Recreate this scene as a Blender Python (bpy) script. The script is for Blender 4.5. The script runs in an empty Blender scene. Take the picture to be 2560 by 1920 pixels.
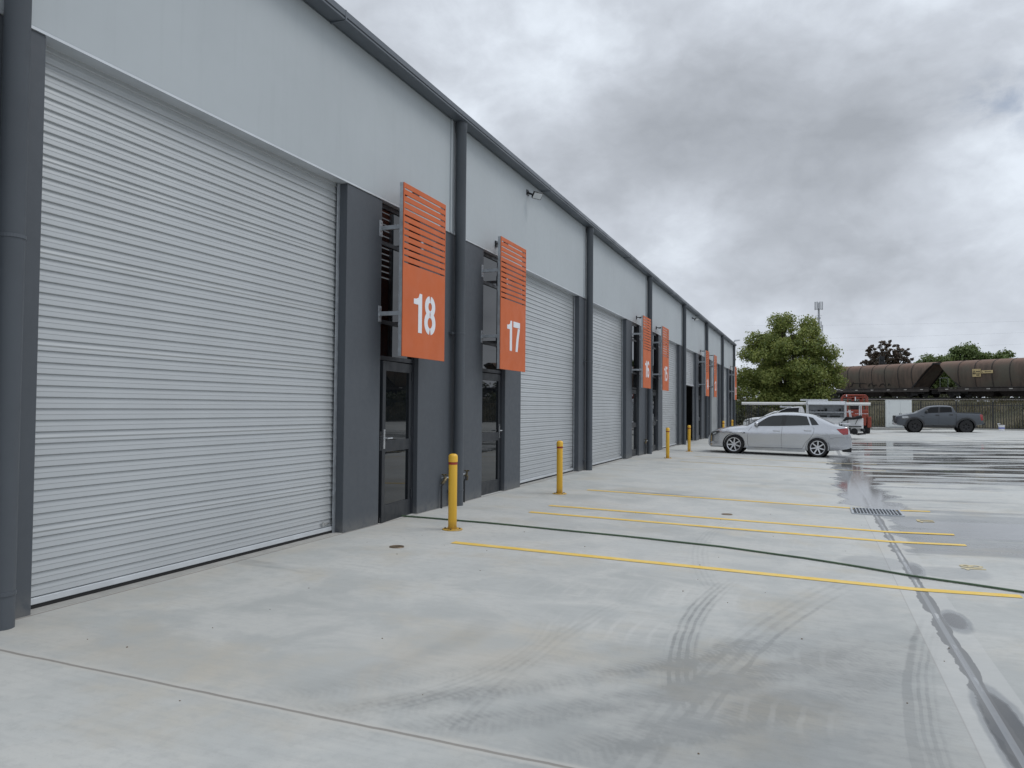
import bpy, bmesh, math, random
import numpy as np
from mathutils import Vector, Matrix
random.seed(7)
R = math.radians
SC = bpy.context.scene
COL = SC.collection
H = 1.467

# ------------------------------------------------------------------ node helper
class NT:
    def __init__(s, tree):
        s.t = tree; s.N = tree.nodes; s.L = tree.links
    def node(s, typ, **kw):
        n = s.N.new(typ)
        for k, v in kw.items():
            setattr(n, k, v)
        return n
    def put(s, sock, v):
        if isinstance(v, bpy.types.NodeSocket):
            s.L.new(v, sock)
        elif v is not None:
            if isinstance(v, (tuple, list)) and len(v) == 3 and sock.type == 'RGBA':
                v = (*v, 1)
            sock.default_value = v
    def m(s, op, a, b=None, c=None, clamp=False):
        n = s.node('ShaderNodeMath', operation=op, use_clamp=clamp)
        s.put(n.inputs[0], a)
        if b is not None: s.put(n.inputs[1], b)
        if c is not None: s.put(n.inputs[2], c)
        return n.outputs[0]
    def v(s, op, a, b=None, out=0):
        n = s.node('ShaderNodeVectorMath', operation=op)
        s.put(n.inputs[0], a)
        if b is not None:
            if op == 'SCALE': s.put(n.inputs[3], b)
            else: s.put(n.inputs[1], b)
        return n.outputs[out]
    def noise(s, vec, scale=1, detail=4, rough=.55, dist=0, out=0):
        n = s.node('ShaderNodeTexNoise')
        s.put(n.inputs['Vector'], vec)
        n.inputs['Scale'].default_value = scale; n.inputs['Detail'].default_value = detail
        n.inputs['Roughness'].default_value = rough; n.inputs['Distortion'].default_value = dist
        return n.outputs[out]
    def sm(s, v, a, b, lo=0., hi=1.):
        n = s.node('ShaderNodeMapRange', interpolation_type='SMOOTHSTEP')
        s.put(n.inputs[0], v)
        for i, q in enumerate((a, b, lo, hi)): s.put(n.inputs[1 + i], q)
        return n.outputs[0]
    def mix(s, f, a, b, mode='MIX'):
        n = s.node('ShaderNodeMix', data_type='RGBA', blend_type=mode)
        s.put(n.inputs[0], f); s.put(n.inputs[6], a); s.put(n.inputs[7], b)
        return n.outputs[2]
    def xyz(s, vec):
        n = s.node('ShaderNodeSeparateXYZ'); s.put(n.inputs[0], vec); return n.outputs
    def comb(s, x, y, z):
        n = s.node('ShaderNodeCombineXYZ')
        for i, q in enumerate((x, y, z)): s.put(n.inputs[i], q)
        return n.outputs[0]
    def bump(s, h, strength=.2, dist=.01):
        n = s.node('ShaderNodeBump'); n.inputs['Strength'].default_value = strength
        n.inputs['Distance'].default_value = dist; s.put(n.inputs['Height'], h); return n.outputs[0]

def new_mat(name):
    m = bpy.data.materials.new(name); m.use_nodes = True
    nt = NT(m.node_tree); b = m.node_tree.nodes['Principled BSDF']
    return m, nt, b

def M(name, col, rough=.5, metal=0., var=.12, vscale=3., bump=0., bscale=60., rvar=.1, ior=1.5, coat=0., tint=None):
    m, nt, b = new_mat(name)
    pos = nt.node('ShaderNodeNewGeometry').outputs['Position']
    n = nt.noise(pos, vscale, 5, .6)
    f = nt.sm(n, .3, .7)
    lo = tuple(c * (1 - var) for c in col); hi = tuple(min(1, c * (1 + var)) for c in col)
    if tint: hi = tint
    nt.put(b.inputs['Base Color'], nt.mix(f, lo, hi))
    nt.put(b.inputs['Roughness'], nt.sm(nt.noise(pos, vscale * 2.3, 3), .3, .7, max(.01, rough - rvar), min(1, rough + rvar)))
    b.inputs['Metallic'].default_value = metal
    b.inputs['IOR'].default_value = ior
    if coat:
        b.inputs['Coat Weight'].default_value = coat; b.inputs['Coat Roughness'].default_value = .04
    if bump:
        nt.put(b.inputs['Normal'], nt.bump(nt.noise(pos, bscale, 3), bump, .004))
    return m

# ------------------------------------------------------------------ mesh builder
ORG = Vector((0, 0, 0))
class MB:
    def __init__(s): s.v = []; s.f = []; s.mi = []; s.cur = 0
    def add(s, vs, fs):
        o = len(s.v); s.v += [tuple(p) for p in vs]
        s.f += [tuple(i + o for i in f) for f in fs]; s.mi += [s.cur] * len(fs); return s
    def box(s, x0, x1, y0, y1, z0, z1):
        vs = [(x, y, z) for x in (x0, x1) for y in (y0, y1) for z in (z0, z1)]
        return s.add(vs, [(0, 1, 3, 2), (4, 6, 7, 5), (0, 4, 5, 1), (2, 3, 7, 6), (0, 2, 6, 4), (1, 5, 7, 3)])
    def hexa(s, p):   # 8 points, bottom 4 ccw then top 4
        return s.add(p, [(3, 2, 1, 0), (4, 5, 6, 7), (0, 1, 5, 4), (1, 2, 6, 5), (2, 3, 7, 6), (3, 0, 4, 7)])
    def beam(s, p, q, w, h=None, up=(0, 0, 1)):
        h = h or w; p = Vector(p); q = Vector(q); d = (q - p).normalized(); up = Vector(up)
        if abs(d.dot(up)) > .98: up = Vector((1, 0, 0))
        a = d.cross(up).normalized() * w / 2; b = a.cross(d).normalized() * h / 2
        return s.hexa([p - a - b, p + a - b, p + a + b, p - a + b, q - a - b, q + a - b, q + a + b, q - a + b])
    def tube(s, pts, r, n=8, cap=True):
        pts = [Vector(p) for p in pts]; rs = r if isinstance(r, (list, tuple)) else [r] * len(pts)
        vs = []; fs = []; prev = None
        for i, p in enumerate(pts):
            d = (pts[min(i + 1, len(pts) - 1)] - pts[max(i - 1, 0)]).normalized()
            if prev is None:
                up = Vector((0, 0, 1)) if abs(d.z) < .9 else Vector((1, 0, 0))
                a = d.cross(up).normalized()
            else:
                a = (prev - d * prev.dot(d)).normalized()
            prev = a; b = d.cross(a)
            for k in range(n):
                t = 2 * math.pi * k / n
                vs.append(p + (a * math.cos(t) + b * math.sin(t)) * rs[i])
        for i in range(len(pts) - 1):
            for k in range(n):
                fs.append((i * n + k, i * n + (k + 1) % n, (i + 1) * n + (k + 1) % n, (i + 1) * n + k))
        if cap:
            fs.append(tuple(range(n))[::-1]); fs.append(tuple((len(pts) - 1) * n + k for k in range(n)))
        return s.add(vs, fs)
    def prism(s, poly, f0, f1):
        n = len(poly); vs = [f0(*p) for p in poly] + [f1(*p) for p in poly]
        fs = [tuple(range(n))[::-1], tuple(range(n, 2 * n))] + [(i, (i + 1) % n, (i + 1) % n + n, i + n) for i in range(n)]
        return s.add(vs, fs)
    def lathe(s, prof, c, axis='z', n=24):
        vs = []; fs = []; c = Vector(c); L = len(prof)
        for k in range(n):
            t = 2 * math.pi * k / n
            for r, h in prof:
                a, b = r * math.cos(t), r * math.sin(t)
                vs.append(c + Vector({'z': (a, b, h), 'y': (a, h, b), 'x': (h, a, b)}[axis]))
        for k in range(n):
            for i in range(L - 1):
                fs.append((k * L + i, ((k + 1) % n) * L + i, ((k + 1) % n) * L + i + 1, k * L + i + 1))
        return s.add(vs, fs)
    def ribbon(s, path, hw, f0, f1, closed=False):
        P = [Vector(p) for p in path]; n = len(P); Lf = []; Rt = []
        for i in range(n):
            a = P[(i - 1) % n] if (closed or i > 0) else P[i]; b = P[(i + 1) % n] if (closed or i < n - 1) else P[i]
            d1 = (P[i] - a); d2 = (b - P[i])
            d1 = d1.normalized() if d1.length else d2.normalized(); d2 = d2.normalized() if d2.length else d1
            t = (d1 + d2).normalized(); nn = Vector((-t.y, t.x)); k = 1 / max(.35, nn.dot(Vector((-d1.y, d1.x))))
            Lf.append(P[i] + nn * hw * k); Rt.append(P[i] - nn * hw * k)
        vs = []
        for a, b in zip(Lf, Rt): vs += [f0(*a), f0(*b), f1(*a), f1(*b)]
        fs = []
        for i in range(n if closed else n - 1):
            a = i * 4; b = ((i + 1) % n) * 4
            fs += [(a, a + 1, b + 1, b), (a + 2, b + 2, b + 3, a + 3), (a, b, b + 2, a + 2), (a + 1, a + 3, b + 3, b + 1)]
        if not closed: fs += [(0, 2, 3, 1), (4 * n - 4, 4 * n - 3, 4 * n - 1, 4 * n - 2)]
        return s.add(vs, fs)
    def mesh(s, name, mats, smooth=None):
        me = bpy.data.meshes.new(name)
        me.from_pydata([Vector(p) - ORG for p in s.v], [], s.f)
        for m in (mats if isinstance(mats, (list, tuple)) else [mats]): me.materials.append(m)
        if any(s.mi): me.polygons.foreach_set('material_index', s.mi)
        bm = bmesh.new(); bm.from_mesh(me); bmesh.ops.recalc_face_normals(bm, faces=bm.faces); bm.to_mesh(me); bm.free()
        if smooth:
            me.polygons.foreach_set('use_smooth', [True] * len(me.polygons)); me.set_sharp_from_angle(angle=R(smooth))
        me.update(); return me
    def build(s, name, mats, parent=None, smooth=None, bevel=0):
        o = bpy.data.objects.new(name, s.mesh(name, mats, smooth)); COL.objects.link(o)
        if parent: o.parent = parent
        if bevel:
            b = o.modifiers.new('Bevel', 'BEVEL'); b.width = bevel; b.segments = 2; b.limit_method = 'ANGLE'; b.angle_limit = R(40)
        return o

def tag(o, label=None, cat=None, group=None, kind=None):
    if label: o['label'] = label
    if cat: o['category'] = cat
    if group: o['group'] = group
    if kind: o['kind'] = kind
    return o
def empty(name, loc, label, cat, group=None, rz=0):
    o = bpy.data.objects.new(name, None); COL.objects.link(o); o.location = loc; o.rotation_euler = (0, 0, rz)
    o.empty_display_size = .2
    return tag(o, label, cat, group)
def copy_tree(o, parent=None):
    c = o.copy(); COL.objects.link(c)
    if parent: c.parent = parent
    for ch in list(o.children): copy_tree(ch, c)
    return c
def interp(tab, x):
    if x <= tab[0][0]: return tab[0][1]
    for (a, p), (b, q) in zip(tab, tab[1:]):
        if x <= b: return p + (q - p) * (x - a) / (b - a)
    return tab[-1][1]
VX = .87
def gz(x):
    if x < VX: return -.020 * (x + 4.02)
    return min(-.020 * (VX + 4.02) + .018 * (x - VX), .06)

# ------------------------------------------------------------------ materials
m_dark = M('charcoal_paint', (.071, .081, .094), .62, var=.05, vscale=.8, bump=.12, bscale=180)
m_dpipe = M('charcoal_pipe', (.074, .085, .099), .5, var=.06, vscale=1.5)
m_gutter = M('gutter_metal', (.105, .120, .140), .42, var=.05, vscale=.5)
m_soffit = M('soffit_metal', (.085, .095, .110), .5, var=.05, vscale=.6)
m_light = M('light_grey_panel', (.42, .457, .478), .55, var=.025, vscale=.5, bump=.06, bscale=120)
def grime(name, col, rough, streak=.06, base=0., dirt=(.33, .32, .29), wave=0., metal=0., zt=.35):
    m, nt, b = new_mat(name)
    pos = nt.node('ShaderNodeNewGeometry').outputs['Position']
    X, Y, Z = nt.xyz(pos)
    n1 = nt.noise(nt.v('MULTIPLY', pos, (7, 7, .35)), 1., 5, .6); n2 = nt.noise(pos, .6, 4, .6); n3 = nt.noise(pos, 9, 4, .65)
    c = nt.mix(nt.sm(n2, .3, .7), tuple(q * (1 - streak * .6) for q in col), tuple(q * (1 + streak * .6) for q in col))
    c = nt.mix(nt.sm(n1, .52, .75, 0., streak * 4), c, tuple(q * .80 for q in col))
    if base: c = nt.mix(nt.m('MULTIPLY', nt.sm(nt.m('ADD', Z, nt.m('MULTIPLY', nt.m('SUBTRACT', n3, .5), zt * 1.2)), .02, zt, base, 0.), nt.sm(n3, .3, .6)), c, dirt)
    nt.put(b.inputs['Base Color'], c); b.inputs['Metallic'].default_value = metal
    nt.put(b.inputs['Roughness'], nt.sm(n3, .3, .7, rough - .05, rough + .07))
    if wave: nt.put(b.inputs['Normal'], nt.bump(nt.noise(nt.v('MULTIPLY', pos, (1, 1, .8)), 1.3, 2), wave, .05))
    return m
m_light = grime('light_grey_panel', (.42, .457, .478), .55, .05, wave=.05)
m_dark = grime('charcoal_paint', (.071, .081, .094), .60, .07, .45, (.22, .215, .20), wave=.04, zt=.22)
m_shut = grime('shutter_steel', (.385, .399, .402), .36, .035, .30, (.30, .29, .27), wave=.06, metal=.35, zt=.5)
m_flash = M('zinc_flashing', (.60, .63, .66), .4, .3, var=.06)
m_roof = M('roof_sheet', (.50, .53, .55), .45, var=.06, vscale=.4)
m_shut = M('shutter_steel', (.435, .455, .465), .36, .35, var=.035, vscale=.7, rvar=.06)
m_galv = M('galvanised_steel', (.48, .51, .54), .42, .6, var=.14, vscale=9)
m_frame = M('window_frame', (.022, .025, .031), .38, var=.1)
m_frame2 = M('door_frame', (.017, .020, .025), .42, var=.08)
m_rubber = M('black_rubber', (.012, .012, .013), .75, var=.15)
m_chrome = M('satin_steel', (.62, .63, .64), .25, .95, var=.05)
m_conc_in = M('sill_concrete', (.36, .355, .335), .8, var=.10, vscale=5, bump=.25)
m_inside = M('interior_lining', (.10, .10, .10), .9)
m_brass = M('aged_brass', (.13, .105, .06), .5, .6, var=.3, vscale=30)
m_blackpipe = M('black_pipe', (.02, .022, .025), .45)
m_orange = M('orange_sign_paint', (.54, .118, .030), .62, var=.035, vscale=1.5)
m_white = M('white_vinyl', (.74, .76, .80), .45, var=.02)
m_yellow = M('safety_yellow', (.80, .47, .045), .36, var=.06, vscale=6, bump=.04)
m_yellow = grime('safety_yellow', (.80, .47, .045), .38, .05, .60, (.22, .17, .09), zt=.14)
m_red = M('red_band', (.30, .03, .02), .4)
m_bolt = M('bolt_steel', (.16, .12, .08), .5, .6)
m_black = M('black_metal', (.016, .017, .019), .45, var=.2)
m_lens = M('lamp_glass', (.55, .58, .60), .12, .2)
m_hose = M('green_hose', (.06, .105, .055), .42, var=.15)
m_pitshade = M('pit_shade_black', (.012, .013, .014), .8)  # flat black standing in for the shade inside the drain
m_whitep = M('white_car_paint', (.76, .77, .78), .28, var=.02, coat=.8)
m_silver = M('silver_car_paint', (.54, .555, .58), .20, .88, var=.02, vscale=2, rvar=.02, coat=1.)
m_utegrey = M('slate_car_paint', (.062, .073, .088), .38, .15, var=.03, coat=.7)
m_tyre = M('tyre_rubber', (.018, .018, .019), .8, var=.2, vscale=14)
m_rim = M('alloy_rim', (.66, .67, .69), .28, .75, var=.03)
m_rimdark = M('dark_rim', (.05, .05, .053), .4, .5)
m_plastic = M('dark_plastic', (.028, .029, .031), .55, var=.15)
m_taill = M('red_lens', (.30, .008, .010), .15, var=.15, vscale=20, coat=1)
m_headl = M('head_lens', (.42, .44, .45), .12, .4, var=.35, vscale=22, coat=1)
m_dkhead = M('smoked_lens', (.08, .085, .085), .12, .2, var=.5, vscale=16, coat=1)
m_pvc = M('white_conduit', (.74, .74, .72), .38, var=.03)
m_alu = M('aluminium', (.60, .62, .64), .33, .75, var=.1, vscale=8)
m_chequer = M('dull_aluminium', (.40, .42, .44), .4, .6, var=.12, vscale=10)
m_orangem = M('machine_orange', (.24, .040, .020), .5, var=.15, vscale=4)
m_cab = M('cabinet_white', (.70, .73, .72), .45, var=.02)
m_bucket = M('bucket_white', (.72, .72, .74), .4)
m_blue = M('blue_label', (.15, .18, .45), .5)
m_cream = M('cream_plate', (.60, .47, .24), .6, var=.1, vscale=3)
m_ink = M('dark_ink', (.035, .030, .028), .7)
m_graf = M('spray_paint', (.020, .017, .017), .7)
m_bogie = M('bogie_iron', (.020, .019, .019), .75, var=.3, vscale=4)
m_sill = M('sill_iron', (.050, .042, .038), .75, var=.25, vscale=2)
m_palep = M('pale_marker', (.50, .48, .45), .6)
m_mast = M('mast_steel', (.40, .42, .45), .5, .3)
m_antenna = M('antenna_cover', (.55, .57, .60), .5)
m_wire = M('power_line', (.12, .13, .14), .6)
m_bark = M('bark', (.075, .058, .042), .9, var=.3, vscale=6, bump=.5, bscale=20)

def glass_mat(name, col, ior=1.9, rough=.015):
    m, nt, b = new_mat(name)
    pos = nt.node('ShaderNodeNewGeometry').outputs['Position']
    nt.put(b.inputs['Base Color'], nt.mix(nt.noise(pos, 1.2, 3), tuple(c * .7 for c in col), col))
    b.inputs['Roughness'].default_value = rough; b.inputs['IOR'].default_value = ior
    nt.put(b.inputs['Normal'], nt.bump(nt.noise(pos, 1.4, 1), .03, .01))
    return m
m_glass = glass_mat('tinted_glazing', (.006, .008, .010), 1.65)
m_cglass = glass_mat('car_glass', (.012, .017, .018), 1.6)
m_cabglass = glass_mat('dark_cab_glass', (.008, .009, .010), 1.36)

def rust_mat():
    m, nt, b = new_mat('rusty_wagon_steel')
    pos = nt.node('ShaderNodeNewGeometry').outputs['Position']
    p = nt.xyz(pos)
    streak = nt.noise(nt.v('MULTIPLY', pos, (2.2, 2.2, .25)), 1.3, 5, .6)
    big = nt.noise(pos, .35, 4)
    c = nt.mix(nt.sm(streak, .3, .7), (.085, .066, .053), (.155, .112, .086))
    c = nt.mix(nt.sm(big, .45, .65), c, (.115, .103, .080))
    top = nt.sm(nt.m('ADD', p[2], nt.m('MULTIPLY', nt.noise(pos, .9, 4), .8)), 5.9, 6.9)
    c = nt.mix(nt.m('MULTIPLY', top, .8), c, (.185, .105, .075))
    nt.put(b.inputs['Base Color'], c); b.inputs['Roughness'].default_value = .82
    nt.put(b.inputs['Normal'], nt.bump(streak, .2, .02))
    return m
m_rust = rust_mat()

def leaf_mat(name, a, bcol, c3, trans=.25):
    m, nt, b = new_mat(name)
    pos = nt.node('ShaderNodeNewGeometry').outputs['Position']
    f = nt.sm(nt.noise(pos, .7, 3, .6), .35, .65)
    f2 = nt.sm(nt.noise(pos, 5, 2), .4, .65)
    nt.put(b.inputs['Base Color'], nt.mix(f2, nt.mix(f, a, bcol), c3))
    b.inputs['Roughness'].default_value = .6
    out = nt.N['Material Output']
    tr = nt.node('ShaderNodeBsdfTranslucent'); nt.put(tr.inputs[0], nt.mix(f, bcol, c3))
    mx = nt.node('ShaderNodeMixShader'); mx.inputs[0].default_value = trans
    nt.L.new(b.outputs[0], mx.inputs[1]); nt.L.new(tr.outputs[0], mx.inputs[2]); nt.L.new(mx.outputs[0], out.inputs[0])
    return m
m_leaf = leaf_mat('maple_leaves', (.085, .135, .028), (.185, .235, .055), (.31, .33, .09), .38)
m_leaf2 = leaf_mat('deep_green_leaves', (.065, .11, .030), (.11, .165, .045), (.16, .205, .065), .3)
m_leafred = leaf_mat('bronze_leaves', (.070, .046, .036), (.11, .068, .050), (.085, .075, .045), .2)
m_shrub = leaf_mat('dull_shrub_leaves', (.042, .055, .026), (.070, .080, .038), (.095, .10, .05), .15)
m_dry = leaf_mat('dry_grass_blades', (.095, .076, .040), (.15, .122, .066), (.075, .078, .036), .2)

# ------------------------------------------------------------------ world
w = bpy.data.worlds.new('World'); SC.world = w; w.use_nodes = True
nt = NT(w.node_tree)
bg = w.node_tree.nodes['Background']; bg.inputs['Strength'].default_value = .1
SUN_EL, SUN_AZ = R(56), R(65)     # azimuth from +Y towards +X
sky = nt.node('ShaderNodeTexSky', sky_type='NISHITA', sun_disc=False, sun_elevation=SUN_EL, sun_rotation=SUN_AZ, air_density=1., dust_density=1.5)
d = nt.node('ShaderNodeTexCoord').outputs['Generated']
d = nt.v('NORMALIZE', d)
dx = nt.xyz(d)
base = nt.v('MULTIPLY', d, (1, 1, 1.55))
warp = nt.v('ADD', base, nt.v('SCALE', nt.v('SUBTRACT', nt.noise(base, 5., 3, .5, out=1), (.5, .5, .5)), .10))
n1 = nt.noise(warp, 3.2, 4, .50)
n2 = nt.noise(nt.v('ADD', warp, (3.1, 1.7, .4)), 9.0, 8, .60)
n3 = nt.noise(nt.v('ADD', base, (1.1, 5.7, 2.4)), 24.0, 6, .6)
puff = nt.m('ABSOLUTE', nt.m('SUBTRACT', nt.noise(nt.v('ADD', warp, (8.3, .7, 4.4)), 6.5, 5, .5), .5))     # billowed lumps
dens = nt.m('ADD', nt.m('MULTIPLY', nt.m('SUBTRACT', n1, .5), .95), nt.m('MULTIPLY', nt.m('SUBTRACT', n2, .5), .66))
dens = nt.m('ADD', dens, nt.m('MULTIPLY', nt.m('SUBTRACT', n3, .5), .18))
dens = nt.m('ADD', dens, nt.m('MULTIPLY', nt.m('SUBTRACT', .09, puff), .85))
def blob(c, s, a):
    ln = nt.v('DISTANCE', warp, (c[0], c[1], c[2] * 1.55), out=1)
    q = nt.m('EXPONENT', nt.m('MULTIPLY', nt.m('POWER', nt.m('DIVIDE', ln, s), 2.), -1.))
    return nt.m('MULTIPLY', q, a)
val = nt.m('SUBTRACT', .79, dens)
for c, s, a in [((-.14, .927, .345), .15, -.30), ((-.25, .925, .29), .13, -.32), ((-.33, .90, .31), .08, -.16), ((.03, .94, .325), .15, -.28), ((.10, .94, .30), .08, -.16),
                ((-.03, .98, .185), .09, -.34), ((.08, .98, .13), .10, -.22), ((-.10, .98, .15), .06, -.15), ((-.36, .87, .36), .12, .10), ((-.30, .84, .44), .14, .10),
                ((.165, .949, .255), .08, .26), ((-.15, .955, .235), .07, .18), ((.20, .90, .40), .14, -.16), ((-.50, .76, .41), .10, -.06)]:
    val = nt.m('ADD', val, blob(c, s, a))
ramp = nt.node('ShaderNodeValToRGB'); nt.put(ramp.inputs[0], val)
cr = ramp.color_ramp
cr.elements[0].position = .12; cr.elements[0].color = (.375, .405, .45, 1)
cr.elements[1].position = 1.0; cr.elements[1].color = (.80, .865, .95, 1)
e = cr.elements.new(.42); e.color = (.470, .505, .56, 1)
e = cr.elements.new(.70); e.color = (.60, .645, .715, 1)
cloud = nt.v('SCALE', ramp.outputs[0], 10.)
lift = nt.m('ADD', 1., nt.sm(dx[2], .46, .95, 0., .45))
cloud = nt.v('SCALE', cloud, lift)
gap = nt.m('MULTIPLY', blob((.19, .93, .318), .05, 1.), nt.sm(n2, .40, .62), clamp=True)
skyc = nt.mix(nt.m('MULTIPLY', gap, .55), cloud, nt.v('SCALE', sky.outputs[0], .85))
below = nt.sm(dx[2], -.06, 0.)
nt.put(bg.inputs['Color'], nt.mix(below, (2.4, 2.5, 2.5), skyc))

sd = bpy.data.lights.new('sun', 'SUN'); sd.energy = 1.0; sd.angle = R(24); sd.color = (1, .965, .92)
so = bpy.data.objects.new('sun', sd); COL.objects.link(so)
sdir = Vector((math.sin(SUN_AZ) * math.cos(SUN_EL), math.cos(SUN_AZ) * math.cos(SUN_EL), math.sin(SUN_EL)))
so.rotation_euler = sdir.to_track_quat('Z', 'Y').to_euler(); so.location = (20, 30, 40)

# ------------------------------------------------------------------ camera
cd = bpy.data.cameras.new('camera'); co = bpy.data.objects.new('camera', cd); COL.objects.link(co)
cd.sensor_width = 36; cd.lens = 1921 / 2560 * 36; cd.clip_end = 5000; cd.clip_start = .05
xw, yw, zw = (.93106468, .00375216, -.36483488), (.36476655, -.03148715, .93056645), (.00799598, .99949711, .03068524)
mt = Matrix(((xw[0], xw[1], -xw[2], 0), (yw[0], yw[1], -yw[2], 0), (zw[0], zw[1], -zw[2], H), (0, 0, 0, 1)))
co.matrix_world = mt; SC.camera = co
SC.view_settings.view_transform = 'Standard'; SC.view_settings.look = 'None'; SC.view_settings.exposure = 0; SC.view_settings.gamma = 1
try:
    SC.cycles.use_denoising = True; SC.cycles.max_bounces = 8
except Exception: pass

# ------------------------------------------------------------------ ground
def concrete_mat():
    m, nt, b = new_mat('yard_concrete')
    pos = nt.node('ShaderNodeNewGeometry').outputs['Position']
    X, Y, Z = nt.xyz(pos)
    flat = nt.comb(X, Y, 0.)
    nA = nt.noise(flat, .33, 6, .6); nB = nt.noise(flat, 1.5, 6, .62, .5); nC = nt.noise(flat, 11, 5, .65); nS = nt.noise(flat, 90, 2, .6)
    nS2 = nt.noise(flat, 330, 1, .5)
    col = nt.mix(nt.sm(nA, .35, .65), (.375, .388, .378), (.485, .496, .482))
    col = nt.mix(nt.sm(nB, .40, .62, 0., .65), col, (.53, .53, .505))
    col = nt.mix(nt.sm(nt.noise(nt.v('ADD', flat, (7.3, 2.2, 0)), .8, 5, .62), .50, .70, 0., .65), col, (.455, .425, .360))   # ochre dirt
    col = nt.mix(nt.sm(nC, .45, .72, 0., .40), col, (.355, .365, .355))
    col = nt.mix(nt.sm(nS, .60, .74, 0., .28), col, (.27, .27, .26))
    col = nt.mix(nt.sm(nS2, .58, .75, 0., .20), col, (.58, .58, .57))
    brushed = nt.noise(nt.comb(nt.m('MULTIPLY', X, 1.2), nt.m('MULTIPLY', Y, 26), 0.), 1., 3, .6)
    col = nt.mix(nt.sm(brushed, .42, .70, 0., .22), col, (.36, .365, .36))
    dark = 0.
    # broad grey tyre scuffed area in the foreground
    def gauss(cx, cy, sx, sy, a):
        u = nt.m('DIVIDE', nt.m('SUBTRACT', X, cx), sx); v_ = nt.m('DIVIDE', nt.m('SUBTRACT', Y, cy), sy)
        return nt.m('MULTIPLY', nt.m('EXPONENT', nt.m('MULTIPLY', nt.m('ADD', nt.m('MULTIPLY', u, u), nt.m('MULTIPLY', v_, v_)), -1.)), a)
    def ring(cx, cy, r, hw, soft, a, y0, y1, tread=0., lines=0.):
        dd = nt.v('DISTANCE', flat, (cx, cy, 0), out=1)
        wob = nt.m('MULTIPLY', nt.m('SUBTRACT', nB, .5), .05)
        sd_ = nt.m('ADD', nt.m('SUBTRACT', dd, r), wob)
        q = nt.m('ABSOLUTE', sd_)
        k = nt.sm(q, hw * .5, hw + soft, 1., 0.)
        k = nt.m('MULTIPLY', k, nt.m('MULTIPLY', nt.sm(Y, y0, y0 + .5), nt.sm(Y, y1 - 1.2, y1, 1., 0.)))
        k = nt.m('MULTIPLY', k, nt.sm(nC, .34, .60, .68, 1.))
        k = nt.m('MULTIPLY', k, nt.sm(nE, .35, .60, .50, 1.))
        if lines: k = nt.m('MULTIPLY', k, nt.sm(nt.m('SINE', nt.m('MULTIPLY', sd_, 6.283 / lines)), -.5, .8, .25, 1.))
        if tread:
            ang = nt.m('MULTIPLY', nt.m('ARCTAN2', nt.m('SUBTRACT', Y, cy), nt.m('SUBTRACT', X, cx)), r * tread)
            k = nt.m('MULTIPLY', k, nt.sm(nt.m('SINE', nt.m('ADD', ang, nt.m('MULTIPLY', q, 60.))), -.8, .8, .65, 1.))
        return nt.m('MULTIPLY', k, a)
    nE = nt.noise(nt.v('ADD', flat, (4.4, 9.1, 0)), 1.1, 5, .65)
    parts = [gauss(.0, 4.0, 1.05, 1.6, .72), gauss(-1.3, 3.6, .9, .5, .18), gauss(.2, 5.6, .5, .9, .20), gauss(.15, 7.0, .5, .6, .10),
             ring(6.44, 5.81, 7.27, .10, .02, .85, 3.9, 7.4, 0, .05), ring(12.45, 2.62, 13.18, .10, .06, .32, 2.8, 8.2, 0, .09), ring(12.45, 2.62, 13.02, .012, .012, .45, 3.4, 7.6),
             ring(-17.82, 18.15, 21.64, .10, .08, .30, 2.9, 6.0, 150), ring(-17.82, 18.15, 21.3, .07, .08, .25, 2.9, 5.6, 150), ring(-9.52, 12.45, 12.05, .11, .08, .30, 2.9, 6.9, 150), ring(-9.52, 12.45, 11.72, .06, .08, .28, 2.9, 6.6, 150),
             ring(-6.97, 9.46, 8.56, .12, .08, .30, 2.9, 6.5, 150), ring(-6.97, 9.46, 8.15, .09, .07, .25, 2.9, 6.4, 150), ring(-6.97, 9.46, 7.75, .06, .07, .26, 3.2, 6.4, 150),
             ring(14.24, 3.45, 13.83, .010, .02, .75, 3.2, 6.9), ring(14.24, 3.45, 13.76, .05, .05, .45, 3.4, 6.6, 0, .04),
             ring(-4.56, 4.78, 2.44, .07, .10, .26, 3.2, 5.8), ring(-3.8, 4.62, 2.16, .08, .08, .28, 3.1, 5.6, 0, .05), ring(9., 4., 10.6, .06, .08, .25, 3.1, 6.5, 0, .06), ring(7.6, 9.4, 8.8, .09, .06, .22, 6.5, 11.5, 0, .05)]
    for q in parts: dark = nt.m('ADD', dark, q)
    dark = nt.m('MULTIPLY', dark, nt.sm(nt.noise(nt.v('MULTIPLY', flat, (.8, 2.2, 1)), 1.6, 5, .6), .25, .65, .75, 1.05), clamp=True)
    col = nt.mix(nt.m('MINIMUM', dark, .80), col, nt.v('MULTIPLY', col, (.50, .51, .52)))
    # pale scuffed swirls left by turning tyres
    sw = 0.
    for cx, cy, r0, s_, a in [(-1.2, 5.3, 1.1, .55, .6), (-1.0, 6.45, 1.2, .6, .55), (-.15, 4.15, .75, .34, .36), (-.1, 5.2, .8, .35, .3), (-1.9, 6.2, 1.2, .5, .35), (-.2, 9.4, 1.2, .6, .3)]:
        dd = nt.v('DISTANCE', nt.v('MULTIPLY', flat, (1., .75, 1.)), (cx + r0, cy * .75, 0), out=1)
        rg = nt.sm(nt.m('SINE', nt.m('ADD', nt.m('MULTIPLY', dd, 46.), nt.m('MULTIPLY', nB, 5.))), .55, 1.)
        sw = nt.m('ADD', sw, nt.m('MULTIPLY', rg, gauss(cx, cy, s_, s_ * .55, a)))
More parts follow.
